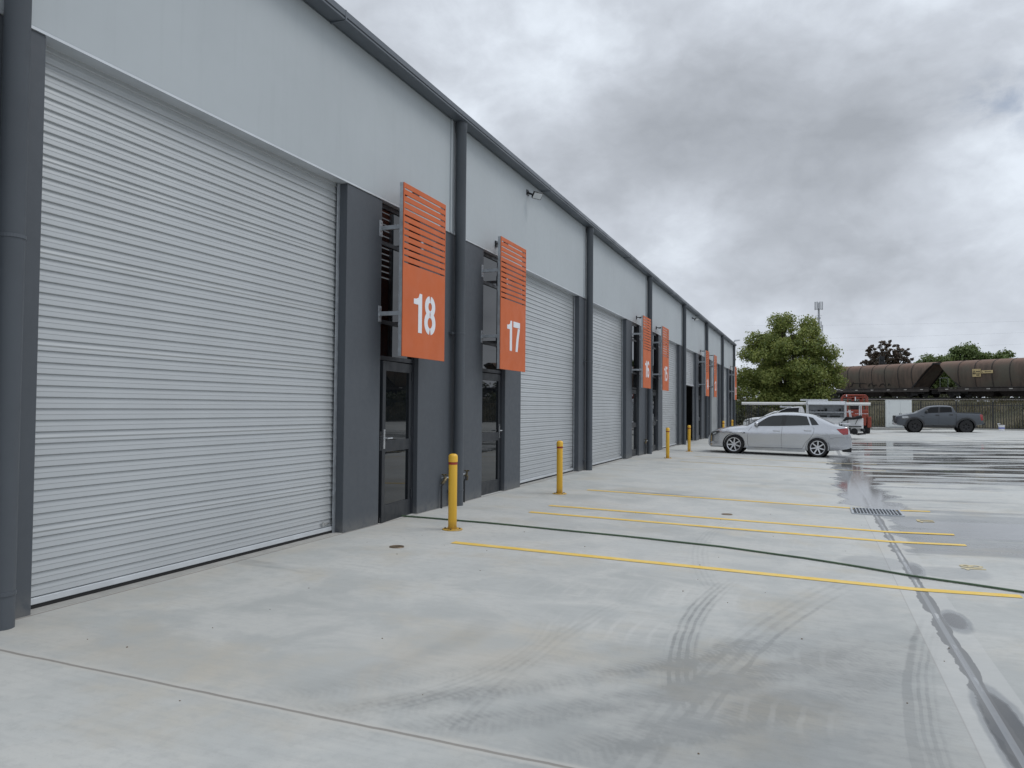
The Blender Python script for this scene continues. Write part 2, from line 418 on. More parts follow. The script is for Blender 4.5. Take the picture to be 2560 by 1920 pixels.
    for cx, cy, s_, a in [(-1.8, 5.4, .5, .32), (-2.4, 4.3, .9, .25), (-3.2, 4.6, .9, .22), (-.9, 7.6, 1.2, .18)]:
        sw = nt.m('ADD', sw, nt.m('MULTIPLY', gauss(cx, cy, s_, s_, a), nt.sm(nC, .3, .7)))
    col = nt.mix(nt.m('MULTIPLY', sw, .42, clamp=True), col, (.56, .56, .545))
    for cx, cy, sx, sy, a in [(-1.75, 4.4, .35, .5, .4), (-3.7, 3.5, .8, .25, .4), (-4.85, 6., .18, 4., .35), (-2.3, 3.9, .3, .8, .35)]:
        col = nt.mix(nt.m('MULTIPLY', gauss(cx, cy, sx, sy, a), nt.sm(nB, .3, .6), clamp=True), col, (.40, .355, .285))
    # slab edge bands beside the dish drain
    wobX = nt.m('ADD', X, nt.m('MULTIPLY', nt.m('SUBTRACT', nt.noise(flat, 3.2, 3, .6), .5), .05))
    band = nt.m('MULTIPLY', nt.sm(X, .695, .702), nt.sm(X, 1.035, 1.042, 1., 0.))
    col = nt.mix(nt.m('MULTIPLY', band, .42), col, (.50, .505, .495))
    eL = nt.sm(nt.m('ABSOLUTE', nt.m('SUBTRACT', X, .698)), .002, .006, 1., 0.)
    col = nt.mix(nt.m('MULTIPLY', eL, .5), col, (.30, .29, .28))
    # sealant strip, with wet creeping edges
    cw = nt.sm(nt.noise(flat, 1.6, 4, .65), .36, .60, .007, .036)
    s1 = nt.sm(nt.m('ABSOLUTE', nt.m('SUBTRACT', wobX, .845)), cw, nt.m('ADD', cw, .006), 1., 0.)
    s2 = nt.sm(nt.m('ABSOLUTE', nt.m('SUBTRACT', wobX, .890)), cw, nt.m('ADD', cw, .006), 1., 0.)
    seal = nt.m('MULTIPLY', nt.sm(X, .848, .852), nt.sm(X, .884, .888, 1., 0.))
    # slab joint lines
    jY = nt.m('ADD', nt.m('SUBTRACT', Y, 3.175), nt.m('MULTIPLY', nt.m('SUBTRACT', nB, .5), .035))
    jm = nt.m('ABSOLUTE', jY)
    lefts = nt.sm(X, .6, .7, 1., 0.)
    col = nt.mix(nt.m('MULTIPLY', nt.sm(jm, .022, .055, .55, 0.), lefts), col, (.50, .485, .45))
    col = nt.mix(nt.m('MULTIPLY', nt.sm(jm, .006, .016, .75, 0.), lefts), col, (.20, .185, .165))
    jw = nt.sm(nt.m('ABSOLUTE', nt.m('SUBTRACT', X, -4.985)), .006, .016, .7, 0.)
    col = nt.mix(jw, col, (.20, .175, .155))
    for jy in (19.4, 33., 47.):
        col = nt.mix(nt.sm(nt.m('ABSOLUTE', nt.m('SUBTRACT', Y, jy)), .006, .014, .6, 0.), col, (.22, .21, .20))
    for jx in (7.6,):
        col = nt.mix(nt.sm(nt.m('ABSOLUTE', nt.m('SUBTRACT', X, jx)), .008, .03, .8, 0.), col, (.10, .10, .10))
    # ---- water
    streak = nt.comb(nt.m('MULTIPLY', X, .17), nt.m('MULTIPLY', Y, 1.15), 0.)
    wn = nt.noise(nt.v('ADD', streak, nt.v('SCALE', nt.noise(flat, .5, 3, .5, out=1), .25)), 1.0, 6, .62)
    edge = nt.noise(flat, .9, 5, .65)
    xe = nt.m('ADD', X, nt.m('MULTIPLY', nt.m('SUBTRACT', edge, .5), 1.5))
    yard = nt.m('MULTIPLY', nt.sm(xe, .95, 1.25), nt.sm(Y, 11.5, 22.))
    yard = nt.m('MULTIPLY', yard, nt.sm(Y, 37., 52., 1., .22))
    chan = nt.m('MULTIPLY', nt.m('MULTIPLY', nt.sm(xe, .46, .60), nt.sm(xe, 1.15, 1.4, 1., 0.)), nt.m('MULTIPLY', nt.sm(Y, 12.9, 13.5), nt.sm(Y, 27., 31., 1., 0.)))
    low = nt.m('MULTIPLY', nt.sm(xe, .86, 1.05), nt.m('MULTIPLY', nt.sm(Y, 9.0, 9.9), nt.sm(Y, 12.2, 13.2, 1., .3)))
    wet = nt.m('ADD', nt.m('SUBTRACT', wn, .5), nt.m('SUBTRACT', nt.m('MULTIPLY', yard, .30), .255))
    wet = nt.m('MAXIMUM', wet, nt.m('SUBTRACT', nt.m('MULTIPLY', chan, .165), .1))
    wet = nt.m('MAXIMUM', wet, nt.m('ADD', nt.m('MULTIPLY', nt.m('SUBTRACT', wn, .5), .5), nt.m('SUBTRACT', nt.m('MULTIPLY', low, .16), .12)))
    def pud(cx, cy, sx, sy, amp=.3):
        g = gauss(cx, cy, sx, sy, 1.)
        return nt.m('SUBTRACT', nt.m('ADD', nt.m('MULTIPLY', g, amp), nt.m('MULTIPLY', nt.m('SUBTRACT', edge, .5), .22)), .14)
    for a in [(.98, 6.6, .10, .33, .3), (.885, 4.35, .105, .75, .40), (.93, 8.55, .10, .45, .27), (.86, 5.3, .035, 1.2, .22)]:
        wet = nt.m('MAXIMUM', wet, pud(*a))
    damp0 = nt.m('MAXIMUM', pud(.62, 8.75, .42, .45, .26), pud(1.25, 8.5, .5, .4, .26))
    damp0 = nt.m('MAXIMUM', damp0, pud(-1.1, 10.15, .9, .10, .22))
    damp = nt.m('MAXIMUM', nt.sm(wet, -.055, .0), nt.m('MULTIPLY', nt.sm(damp0, -.02, .03), .55))
    damp = nt.m('MAXIMUM', damp, nt.m('MAXIMUM', s1, s2))
    wet = nt.m('ADD', wet, nt.m('MULTIPLY', nt.m('SUBTRACT', nC, .5), .045))
    puddle = nt.sm(wet, .015, .075)
    wetc = nt.v('MULTIPLY', col, (.56, .575, .60))
    col = nt.mix(nt.m('MULTIPLY', damp, .85), col, wetc)
    col = nt.mix(nt.m('MULTIPLY', puddle, nt.sm(Y, 5., 12., .9, .5)), col, (.062, .062, .060))
    col = nt.mix(nt.m('MULTIPLY', nt.m('MAXIMUM', s1, s2), .65), col, (.115, .115, .112))
    col = nt.mix(nt.m('MULTIPLY', seal, .35), col, (.42, .44, .46))
    nt.put(b.inputs['Base Color'], col)
    dry_r = nt.sm(nB, .3, .7, .72, .88)
    rgh = nt.m('ADD', nt.m('MULTIPLY', dry_r, nt.m('SUBTRACT', 1., damp)), nt.m('MULTIPLY', damp, .36))
    rgh = nt.m('ADD', nt.m('MULTIPLY', rgh, nt.m('SUBTRACT', 1., puddle)), nt.m('MULTIPLY', puddle, .035))
    nt.put(b.inputs['Roughness'], rgh)
    b.inputs['IOR'].default_value = 1.42
    hgt = nt.m('MULTIPLY', nt.m('ADD', nt.m('MULTIPLY', nC, .6), nt.m('ADD', nt.m('MULTIPLY', nS, .35), nt.m('MULTIPLY', brushed, .25))), nt.m('SUBTRACT', 1., nt.m('MULTIPLY', damp, .9)))
    hgt = nt.m('SUBTRACT', hgt, nt.m('MULTIPLY', nt.m('MULTIPLY', nt.sm(jm, .003, .012, 1., 0.), lefts), 1.6))
    nt.put(b.inputs['Normal'], nt.bump(hgt, .35, .006))
    return m
m_conc = concrete_mat()
def sheet(name, xs, y0, y1, zf, mat, ny=1, zoff=0., kind='structure'):
    b = MB(); ys_ = [y0 + (y1 - y0) * i / ny for i in range(ny + 1)]
    vs = [(x, y, zf(x) + zoff) for x in xs for y in ys_]
    n = ny + 1
    b.add(vs, [(i * n + j, (i + 1) * n + j, (i + 1) * n + j + 1, i * n + j + 1) for i in range(len(xs) - 1) for j in range(ny)])
    return tag(b.build(name, mat), kind=kind)
yard = sheet('concrete_yard', [-5.3, -4.0, VX, 3, 6, 9.63, 40], -30, 69.4, gz, m_conc, 4)

def field_mat():
    m, nt, b = new_mat('dry_field')
    pos = nt.node('ShaderNodeNewGeometry').outputs['Position']
    f = nt.sm(nt.noise(pos, .4, 6, .65), .35, .65)
    nt.put(b.inputs['Base Color'], nt.mix(f, (.055, .055, .030), (.105, .09, .054))); b.inputs['Roughness'].default_value = .95
    nt.put(b.inputs['Normal'], nt.bump(nt.noise(pos, 4, 5, .7), .8, .15))
    return m
m_field = field_mat()
b = MB(); b.add([(-1800, -1800, -.2), (1800, -1800, -.2), (1800, 1800, -.2), (-1800, 1800, -.2)], [(0, 1, 2, 3)])
tag(b.build('ground', m_field), kind='structure')
m_asph = M('kerb_strip', (.20, .20, .19), .9, var=.15, vscale=4, bump=.3)
b = MB(); b.box(-4.9, 18., 66.9, 67.05, -.1, .16); tag(b.build('kerb', m_conc_in), kind='structure')
b = MB(); b.box(4.3, 8.3, 65.2, 66.9, -.05, .15); tag(b.build('concrete_pad', m_conc_in, bevel=.02), kind='structure')

# painted parking lines
m_line = M('line_paint', (.80, .53, .070), .6, var=.08, vscale=7, bump=.2, bscale=90, tint=(.76, .55, .16))
m_linef = M('faded_line_paint', (.66, .52, .24), .65, var=.15, vscale=5, bump=.2, bscale=90, tint=(.55, .50, .36))
lines = [(-3.66, 1.62, 7.61, 'bay line nearest the camera, its far end crossing the drain seam', m_line),
         (-3.73, 1.64, 10.24, 'bay line lying just beyond the green hose', m_line),
         (-3.71, 1.64, 11.05, 'bay line closely following the one beyond the hose', m_line),
         (-3.79, 1.67, 13.42, 'bay line running to the steel drain grate', m_line),
         (-3.47, 1.73, 21.9, 'faded bay line in front of the silver sedan', m_linef),
         (-3.5, 1.70, 24.55, 'faded bay line partly under the silver sedan shadow', m_linef)]
for x0, x1, y, lb, mm in lines:
    b = MB(); xs = [x0, -2.2, -.6, VX, x1]; n = []
    for x in xs: n += [(x, y - .062, gz(x) + .004), (x, y + .062, gz(x) + .004)]
    b.add(n, [(2 * i, 2 * i + 2, 2 * i + 3, 2 * i + 1) for i in range(4)])
    tag(b.build('parking_line', mm), 'yellow painted ' + lb, 'parking line', 'yellow parking bay lines')

# digits: ribbons in a (a, b) plane, 0.5 tall
def arc(cx, cy, rx, ry, a0, a1, n=14):
    return [(cx + rx * math.cos(R(a0 + (a1 - a0) * i / n)), cy + ry * math.sin(R(a0 + (a1 - a0) * i / n))) for i in range(n + 1)]
DIG = {'1': (.20, [('p', [(.11, 0), (.20, 0), (.20, .5), (.14, .5), (.115, .445), (.06, .425), (0, .42), (0, .355), (.11, .355)])]),
       '8': (.29, [('r', arc(.145, .153, .101, .113, 97, 263)), ('r', arc(.145, .153, .101, .113, 83, -83)),
                   ('r', arc(.145, .365, .089, .097, 97, 263)), ('r', arc(.145, .365, .089, .097, 83, -83))]),
       '7': (.28, [('p', [(0, .5), (.28, .5), (.28, .405), (0, .405)]), ('p', [(.19, .395), (.275, .395), (.225, .22), (.185, 0), (.095, 0), (.13, .2)])]),
       '6': (.29, [('c', arc(.145, .150, .100, .110, 0, 345, 24)), ('r', arc(.145, .36, .100, .100, 14, 180) + [(.045, .15)])]),
       '5': (.28, [('p', [(.045, .5), (.262, .5), (.262, .415), (.045, .415)]), ('p', [(.042, .5), (.122, .5), (.104, .235), (.020, .235)]), ('r', arc(.138, .168, .100, .125, 140, -140))]),
       '4': (.30, [('r', [(.205, 0), (.205, .5)]), ('r', [(.19, .45), (.045, .15), (.30, .15)])]),
       '3': (.28, [('r', arc(.135, .365, .095, .095, 160, -80)), ('r', arc(.135, .14, .1, .1, 80, -160))]),
       '2': (.28, [('r', arc(.14, .36, .098, .1, 170, -25) + [(.05, .045), (.27, .045)])])}
def digits(b, text, f0, f1, hw=.043, gap=.055):
    W = sum(DIG[c][0] for c in text) + gap * (len(text) - 1); x = -W / 2
    for c in text:
        for k2, (k, p) in enumerate(DIG[c][1]):
            pts = [(q[0] + x, q[1]) for q in p]
            kk = 1 + .22 * k2
            def f3(u, v, kk=kk):
                a, c = Vector(f0(u, v)), Vector(f1(u, v)); return tuple(a + (c - a) * kk)
            if k == 'p': b.prism(pts, f0, f3)
            else: b.ribbon(pts, hw, f0, f3, k == 'c')
        x += DIG[c][0] + gap
for txt, cy in (('18', 8.82), ('17', 12.25)):
    b = MB(); s = .42
    digits(b, txt, lambda u, v: (1.57 - v * s, cy + u * s * 1.2, gz(1.57 - v * s) + .002), lambda u, v: (1.57 - v * s, cy + u * s * 1.2, gz(1.57 - v * s) + .005), .036)
    tag(b.build('bay_number', m_linef), f'small yellow painted {txt} on the concrete past the drain seam', 'bay number', 'yellow numbers painted on the yard')

# hose
hp = [(-5.12, 8.93), (-4.6, 8.96), (-3.9, 8.99), (-2.86, 8.95), (-1.8, 8.90), (-.95, 8.80), (-.1, 8.58), (.4, 8.38), (.86, 8.17), (1.3, 7.95), (1.75, 7.70), (2.6, 7.28), (3.6, 6.9), (4.8, 6.5)]
dense = []
for (x0, y0), (x1, y1) in zip(hp, hp[1:]):
    for i in range(4):
        t = i / 4; x = x0 + (x1 - x0) * t; dense.append((x, y0 + (y1 - y0) * t + .006 * math.sin(x * 5), gz(x) + .012))
b = MB(); b.tube(dense, .010, 8)
tag(b.build('garden_hose', m_hose, smooth=60), 'long green garden hose lying across the concrete from the ajar door', 'hose')

# drain grate
b = MB()
ORG = Vector((.89, 13.05, gz(.89)))
rt = empty('drain_grate', ORG, 'square steel grid drain grate set over the yard seam', 'drain grate')
gx0, gx1, gy0, gy1, g0 = .57, 1.22, 12.72, 13.38, gz(.89)
b = MB(); b.box(gx0 - .03, gx0, gy0 - .03, gy1 + .03, g0 - .02, g0 + .022); b.box(gx1, gx1 + .03, gy0 - .03, gy1 + .03, g0 - .02, g0 + .022)
b.box(gx0, gx1, gy0 - .03, gy0, g0 - .02, g0 + .022); b.box(gx0, gx1, gy1, gy1 + .03, g0 - .02, g0 + .022); b.build('frame', m_galv, rt)
b = MB(); b.box(gx0, gx1, gy0, gy1, g0 - .02, g0 + .009); b.build('pit_shade', m_pitshade, rt)  # solid black slab paints the shade below the bars, no hollow underneath
b = MB()
for i in range(1, 14): x = gx0 + (gx1 - gx0) * i / 14; b.box(x - .006, x + .006, gy0, gy1, g0 + .0095, g0 + .022)
for i in range(1, 4): y = gy0 + (gy1 - gy0) * i / 4; b.box(gx0, gx1, y - .006, y + .006, g0 + .011, g0 + .0195)
b.build('bars', m_galv, rt)
ORG = Vector((0, 0, 0))
for x, y, lb in [(-4.06, 7.09, 'round rusty drain cap flush in the concrete near the first bollard'), (-1.17, 11.56, 'round rusty drain cap flush in the concrete between two bay lines')]:
    b = MB(); b.lathe([(0, .006), (.045, .007), (.05, .004), (.055, .009), (.075, .008), (.08, .001)], (x, y, gz(x)), n=20)
    tag(b.build('manhole', m_bolt), lb.replace('drain cap', 'drain cover'), 'drain cover', 'drain covers in the concrete')
b = MB()
for i in range(38):
    x = random.uniform(-4.6, 1.6); y = random.uniform(3., 12.); r = random.uniform(.003, .007)
    b.lathe([(0, r), (r * .8, r * .6), (r, 0)], (x, y, gz(x)), n=5)
tag(b.build('grit', m_bolt), kind='stuff')

# ------------------------------------------------------------------ warehouse
WX = -5.0
AX = [10.35, 24.6, 38.85, 53.1]
Y0, Y1 = -4.4, 53.55
ORG = Vector((WX, 24.6, 0))
WH = empty('warehouse', ORG, 'long grey industrial unit building with roller doors and charcoal piers', 'building')
units = [(18, AX[0], -1), (17, AX[0], 1), (16, AX[1], -1), (15, AX[1], 1), (14, AX[2], -1), (13, AX[2], 1), (12, AX[3], -1)]
def span(A, s, a, c): return (A + s * a, A + s * c) if s > 0 else (A - c, A - a)
ops = [(-1.05, 2.7)]
for _, A, s in units: ops += [span(A, s, 1.09, 2.08), span(A, s, 2.85, 6.6)]
ops.sort()
# dark lower wall segments
prev = Y0
for a, c in ops + [(Y1, None)]:
    bk = [prev]
    mid = [A for A in AX if prev < A < a]
    bk += mid + [a]
    for p, q in zip(bk, bk[1:]):
        b = MB(); b.box(WX - .20, WX, p + (.004 if p in mid else 0), q - (.004 if q in mid else 0), -.04, 4.045)
        b.build('wall_panel', m_dark, WH, bevel=.006)
    prev = c
# upper light panels, one per unit, split at the downpipes
cuts = [Y0, 3.225] + [v for A in AX[:3] for v in (A, A + 7.125)] + [Y1]
cuts = sorted(set(round(c, 3) for c in cuts))
for p, q in zip(cuts, cuts[1:]):
    b = MB(); b.box(WX - .20, WX + .008, p + .008, q - .008, 4.07, 5.735); b.build('upper_panel', m_light, WH, bevel=.004)
b = MB()
for p, q in zip(cuts, cuts[1:]): b.box(WX - .19, WX + .012, p + .012, q - .012, 4.047, 4.068)
b.build('flashing', m_flash, WH)
for c in cuts[1:-1]:
    b = MB(); b.box(WX + .0085, WX + .03, c - .20, c - .165, 4.05, 5.73); b.build('joint_cover', m_light, WH)
# side and back walls, roof, floor
b = MB(); b.box(WX - 14, WX - .205, Y0, Y0 + .2, -.04, 6.3); b.box(WX - 14, WX - .205, Y1 - .2, Y1, -.04, 5.74); b.box(WX - 14.2, WX - 14, Y0, Y1, -.04, 6.6)
b.build('outer_wall', m_light, WH)
b = MB(); b.hexa([(WX - .0, Y0 - .1, 5.80), (WX - 14.3, Y0 - .1, 6.5), (WX - 14.3, Y1 + .05, 6.5), (WX - .0, Y1 + .05, 5.80),
                  (WX - .0, Y0 - .1, 5.845), (WX - 14.3, Y0 - .1, 6.56), (WX - 14.3, Y1 + .05, 6.56), (WX - .0, Y1 + .05, 5.845)]); b.build('roof', m_roof, WH)
b = MB(); b.box(WX - 13.9, WX - .21, Y0 + .2, Y1 - .2, -.03, .018); b.build('floor', m_conc_in, WH)
for c in (3.225, 10.35, 17.475, 24.6, 31.725, 38.85, 45.975):
    b = MB(); b.box(WX - 13.9, WX - .21, c - .06, c + .06, .02, 5.7); b.build('party_wall', m_inside, WH)
b = MB()      # gutter: profile swept along the eaves
prof = [(0.0, 5.745), (.195, 5.728), (.20, 5.732), (.20, 5.748), (.190, 5.752), (.190, 5.762), (.205, 5.768), (.205, 5.835), (.185, 5.835), (.185, 5.78), (0.0, 5.79)]
b.prism([(WX + .01 + a, z) for a, z in prof], lambda x, z: (x, Y0 - .1, z), lambda x, z: (x, Y1 + .05, z)); gut = b.build('gutter', m_gutter, WH)
for y in (7.1, 14.2, 21.3, 28.4, 35.5, 42.6, 49.7):
    b = MB(); b.box(WX + .012, WX + .217, y - .012, y + .012, 5.722, 5.84); b.build('joint_band', m_gutter, gut)
# downpipes
dps = [3.465] + [10.33, 17.46, 24.62, 31.75, 38.88, 46.0, 53.12]
for k, y in enumerate(dps):
    x = WX + .105; r = .078
    b = MB(); b.lathe([(r, -.03), (r, 5.60), (r + .008, 5.61), (r + .008, 5.735)], (x, y, 0), n=28)
    dp = b.build('downpipe', m_dpipe, WH, smooth=50)
    for z in (.24, 2.56):
        b = MB()
        b.lathe([(r + .001, z - .012), (r + .006, z - .010), (r + .006, z + .012), (r + .001, z + .014)], (x, y, 0), n=28)
        b.box(WX + .001, x - r * .6, y - r - .075, y - r + .02, z - .012, z + .012)
        b.build('bracket', m_dpipe, dp)
# roller doors
def roller(ya, yb, zbot=.045):
    x = WX - .14; b = MB(); prof = []
    z = zbot + .055; n = int((4.05 - z) / .083); 
    for i in range(n + 1):
        seam = (i % 8 == 5)
        for u, dx_ in ((0, 0), (.006, .0135), (.009, .0153), (.015, .0143), (.034, .0095), (.043, .0083), (.046, .0101), (.050, .0096), (.062, .0054), (.080, .0)):
            if seam and .04 < u < .055: dx_ += .004
            prof.append((x + dx_, z + u))
        z += .083
    vs = []
    for px, pz in prof: vs += [(px, ya + .03, pz), (px, yb - .03, pz)]
    b.add(vs, [(2 * i, 2 * i + 1, 2 * i + 3, 2 * i + 2) for i in range(len(prof) - 1)])
    d_ = b.build('roller_door', m_shut, WH, smooth=28)
    b = MB(); b.box(x - .012, x + .028, ya + .03, yb - .03, zbot + .008, zbot + .054); b.build('bottom_rail', m_flash, d_, bevel=.004)
    b = MB(); b.box(x - .008, x + .022, ya + .03, yb - .03, zbot - .022, zbot + .0075); b.build('weather_seal', m_rubber, d_)
    for y, s in ((ya, 1), (yb, -1)):
        b = MB(); y0, y1 = sorted((y + s * .002, y + s * .055))
        b.box(x + .034, x + .040, y0, y1, .02, 4.04); yy0, yy1 = sorted((y + s * .002, y + s * .010)); b.box(x - .03, x + .034, yy0, yy1, .02, 4.04)
        b.build('guide_rail', m_galv, d_)
    if zbot < .2:
        b = MB(); yl = yb - .22
        b.tube([(x + .024, yl, zbot + .10), (x + .036, yl, zbot + .10)], .022, 14); b.box(x + .022, x + .034, yl + .03, yl + .15, zbot + .09, zbot + .105); b.build('door_lock', m_chrome, d_)
    b = MB(); b.lathe([(.001, 0), (.17, 0), (.17, yb - ya - .3), (.001, yb - ya - .3)], (WX - .42, ya + .15, 4.32), 'y', 20); b.build('door_drum', m_shut, d_)
    b = MB(); b.box(WX - .21, WX - .006, ya + .003, yb - .003, -.03, .024); b.build('threshold', m_conc_in, WH)
roller(-1.05, 2.7)
for u, A, s in units:
    ya, yb = span(A, s, 2.85, 6.6); roller(ya, yb, 2.50 if u == 14 else .045)
# entry windows and doors
def entry(u, A, s):
    ya, yb = span(A, s, 1.09, 2.08); x = WX - .065
    fr = MB(); t = .048
    fr.box(x - .05, x, ya, ya + t, 0, 4.04); fr.box(x - .05, x, yb - t, yb, 0, 4.04)
    for z0, z1 in ((3.985, 4.04), (3.515, 3.565), (2.515, 2.565), (2.055, 2.11)): fr.box(x - .05, x - .001, ya + t, yb - t, z0, z1)
    f = fr.build('window', m_frame, WH)
    for z0, z1 in ((3.565, 3.985), (2.565, 3.515), (2.11, 2.515)):
        b = MB(); b.box(x - .032, x - .024, ya + t, yb - t, z0, z1); b.build('pane', m_glass, f)
    # door leaf, hinged away from the downpipe only on the ajar one
    hinge_hi = (s < 0)
    y0, y1 = ya + t + .004, yb - t - .004; w_ = y1 - y0
    global ORG
    keep = ORG
    piv = Vector((x - .002, y1 if hinge_hi else y0, .02))
    ang = R(5) if u == 18 else 0.
    D = lambda l: (-l if hinge_hi else l)     # distance from hinge
    ORG = Vector((0, 0, 0))
    def BX(b, x0, x1, l0, l1, z0, z1): a_, c_ = sorted((D(l0), D(l1))); b.box(x0, x1, a_, c_, z0, z1)
    b = MB(); st = .085
    BX(b, -.044, 0, 0, st, 0, 2.02); BX(b, -.044, 0, w_ - st, w_, 0, 2.02)
    for z0, z1 in ((0, .21), (.88, 1.02), (1.90, 2.02)): BX(b, -.044, -.0005, st, w_ - st, z0, z1)
    leaf = b.build('entry_door', m_frame2, WH, bevel=.003)
    leaf.location = piv - keep; leaf.rotation_euler = (0, 0, ang if hinge_hi else -ang)
    for z0, z1 in ((.21, .88), (1.02, 1.90)):
        b = MB(); BX(b, -.026, -.018, st, w_ - st, z0, z1); b.build('pane', m_glass, leaf)
    b = MB(); BX(b, .0005, .008, w_ - .065, w_ - .02, .92, 1.16); 
    hy = D(w_ - .043); hs = D(w_ - .17)
    b.tube([(.008, hy, 1.05), (.05, hy, 1.05), (.055, hs, 1.05)], .009, 8); b.build('handle', m_chrome, leaf)
    for z in (.22, 1.05, 1.80):
        b = MB(); BX(b, -.01, .012, -.006, .022, z, z + .12); b.build('hinge', m_frame, leaf)
    if u == 18:
        b = MB(); BX(b, -.036, -.008, w_ + .0005, w_ + .004, .9, 1.14); BX(b, -.03, -.012, w_ + .0005, w_ + .003, .01, .07); b.build('lock_plate', m_chrome, leaf)
    ORG = keep
for u in units: entry(*u)
b = MB()
for u, A, s in units:
    ya, yb = span(A, s, 1.09, 2.08); b.box(WX - .2, WX - .004, ya + .002, yb - .002, -.03, .019)
b.build('door_sill', m_conc_in, WH)
ORG = Vector((0, 0, 0))

# ------------------------------------------------------------------ signs
def sign(u, A, s):
    global ORG
    ya, yb = span(A, s, 1.0, 2.15); X1 = -4.655; z0, z1, zs = 2.085, 4.22, 3.235
    ORG = Vector((WX, (ya + yb) / 2, z0))
    near = 'left' if s < 0 else 'right'
    r = empty('number_sign', ORG, f'orange slatted blade sign with white number {u} beside its door', 'sign', 'orange unit number signs')
    b = MB(); b.box(X1 - .012, X1, ya, yb, z0, zs); b.build('panel', m_orange, r, bevel=.002)
    b = MB()
    n = 12; pitch = (z1 - zs) / n
    for i in range(n): b.box(X1 - .012, X1, ya + .022, yb - .022, zs + i * pitch + .020, zs + (i + 1) * pitch - (.0 if i < n - 1 else 0))
    b.box(X1 - .0125, X1 + .0005, ya, ya + .022, zs, z1 + .0005); b.box(X1 - .0125, X1 + .0005, yb - .022, yb, zs, z1 + .0005)
    b.build('slats', m_orange, r, bevel=.0015)
    b = MB(); b.box(X1 - .058, X1 - .013, ya, ya + .006, z0, z1); b.box(X1 - .058, X1 - .013, yb - .006, yb, z0, z1)
    for yy in (ya + .006, yb - .046): b.box(X1 - .058, X1 - .0135, yy, yy + .04, z0 + .01, z1 - .01)
    b.build('frame', m_galv, r)
    for zz in (3.68, 2.615):
        for yy in (ya + .035, yb - .035):
            b = MB(); b.box(WX + .009, X1 - .0585, yy - .02, yy + .02, zz - .025, zz + .025)
            b.box(WX + .0005, WX + .009, yy - .035, yy + .035, zz - .10, zz + .10)
            for q in (-.075, .075): b.tube([(WX + .009, yy, zz + q), (WX + .018, yy, zz + q)], .012, 6)
            b.build('bracket', m_galv, r, bevel=.002)
    b = MB(); zc = 2.405; k = 1.0
    digits(b, str(u), lambda p, q: (X1 + .0005, (ya + yb) / 2 + p * 1.08, zc + q * k), lambda p, q: (X1 + .003, (ya + yb) / 2 + p * 1.08, zc + q * k), .042, .06)
    b.build('number', m_white, r)
    ORG = Vector((WX, (ya + yb) / 2, 4.26))
    l = empty('sign_light', ORG, f'small black arm light above the orange number {u} sign', 'wall light', 'arm lights above the signs')
    yc = (ya + yb) / 2
    b = MB(); b.box(WX + .009, WX + .03, yc - .04, yc + .04, 4.18, 4.28); b.tube([(WX + .03, yc, 4.235), (WX + .10, yc, 4.23), (WX + .13, yc, 4.23)], .014, 6); b.build('arm', m_black, l)
    b = MB(); b.hexa([(WX + .10, yc - .07, 4.205), (WX + .21, yc - .07, 4.215), (WX + .21, yc + .07, 4.215), (WX + .10, yc + .07, 4.205),
                      (WX + .10, yc - .07, 4.232), (WX + .21, yc - .07, 4.245), (WX + .21, yc + .07, 4.245), (WX + .10, yc + .07, 4.232)]); b.build('lamp_head', m_black, l)
    ORG = Vector((0, 0, 0))
for u in units: sign(*u)

# flood lights under the eaves
for k, (y, lb) in enumerate([(13.45, 'black floodlight with pale lens under the gutter right of downpipe by sign 17'), (34.6, 'small black floodlight far along the eaves above the open roller door')]):
    ORG = Vector((WX, y, 5.45))
    l = empty('floodlight', ORG, lb, 'floodlight', 'floodlights under the eaves')
    b = MB(); b.box(WX + .009, WX + .02, y - .06, y + .06, 5.46, 5.56); b.tube([(WX + .02, y, 5.51), (WX + .12, y, 5.46)], .018, 8); b.build('bracket', m_black, l)
    # head tilted down and out
    c = Vector((WX + .20, y, 5.445)); nrm = Vector((.50, -.45, -.62)).normalized(); sx = Vector((.55, .80, 0)).normalized(); sx = (sx - nrm * sx.dot(nrm)).normalized(); sy = nrm.cross(sx)
    def P(a, e, f): return c + (sx * a + sy * e + nrm * f) * .58
    b = MB(); b.hexa([P(-.15, -.10, -.05), P(.15, -.10, -.05), P(.15, .10, -.05), P(-.15, .10, -.05), P(-.17, -.12, .05), P(.17, -.12, .05), P(.17, .12, .05), P(-.17, .12, .05)]); b.build('housing', m_black, l, bevel=.004)
    b = MB(); b.hexa([P(-.15, -.10, .0505), P(.15, -.10, .0505), P(.15, .10, .0505), P(-.15, .10, .0505), P(-.15, -.10, .054), P(.15, -.10, .054), P(.15, .10, .054), P(-.15, .10, .054)]); b.build('lens', m_lens, l)
    ORG = Vector((0, 0, 0))

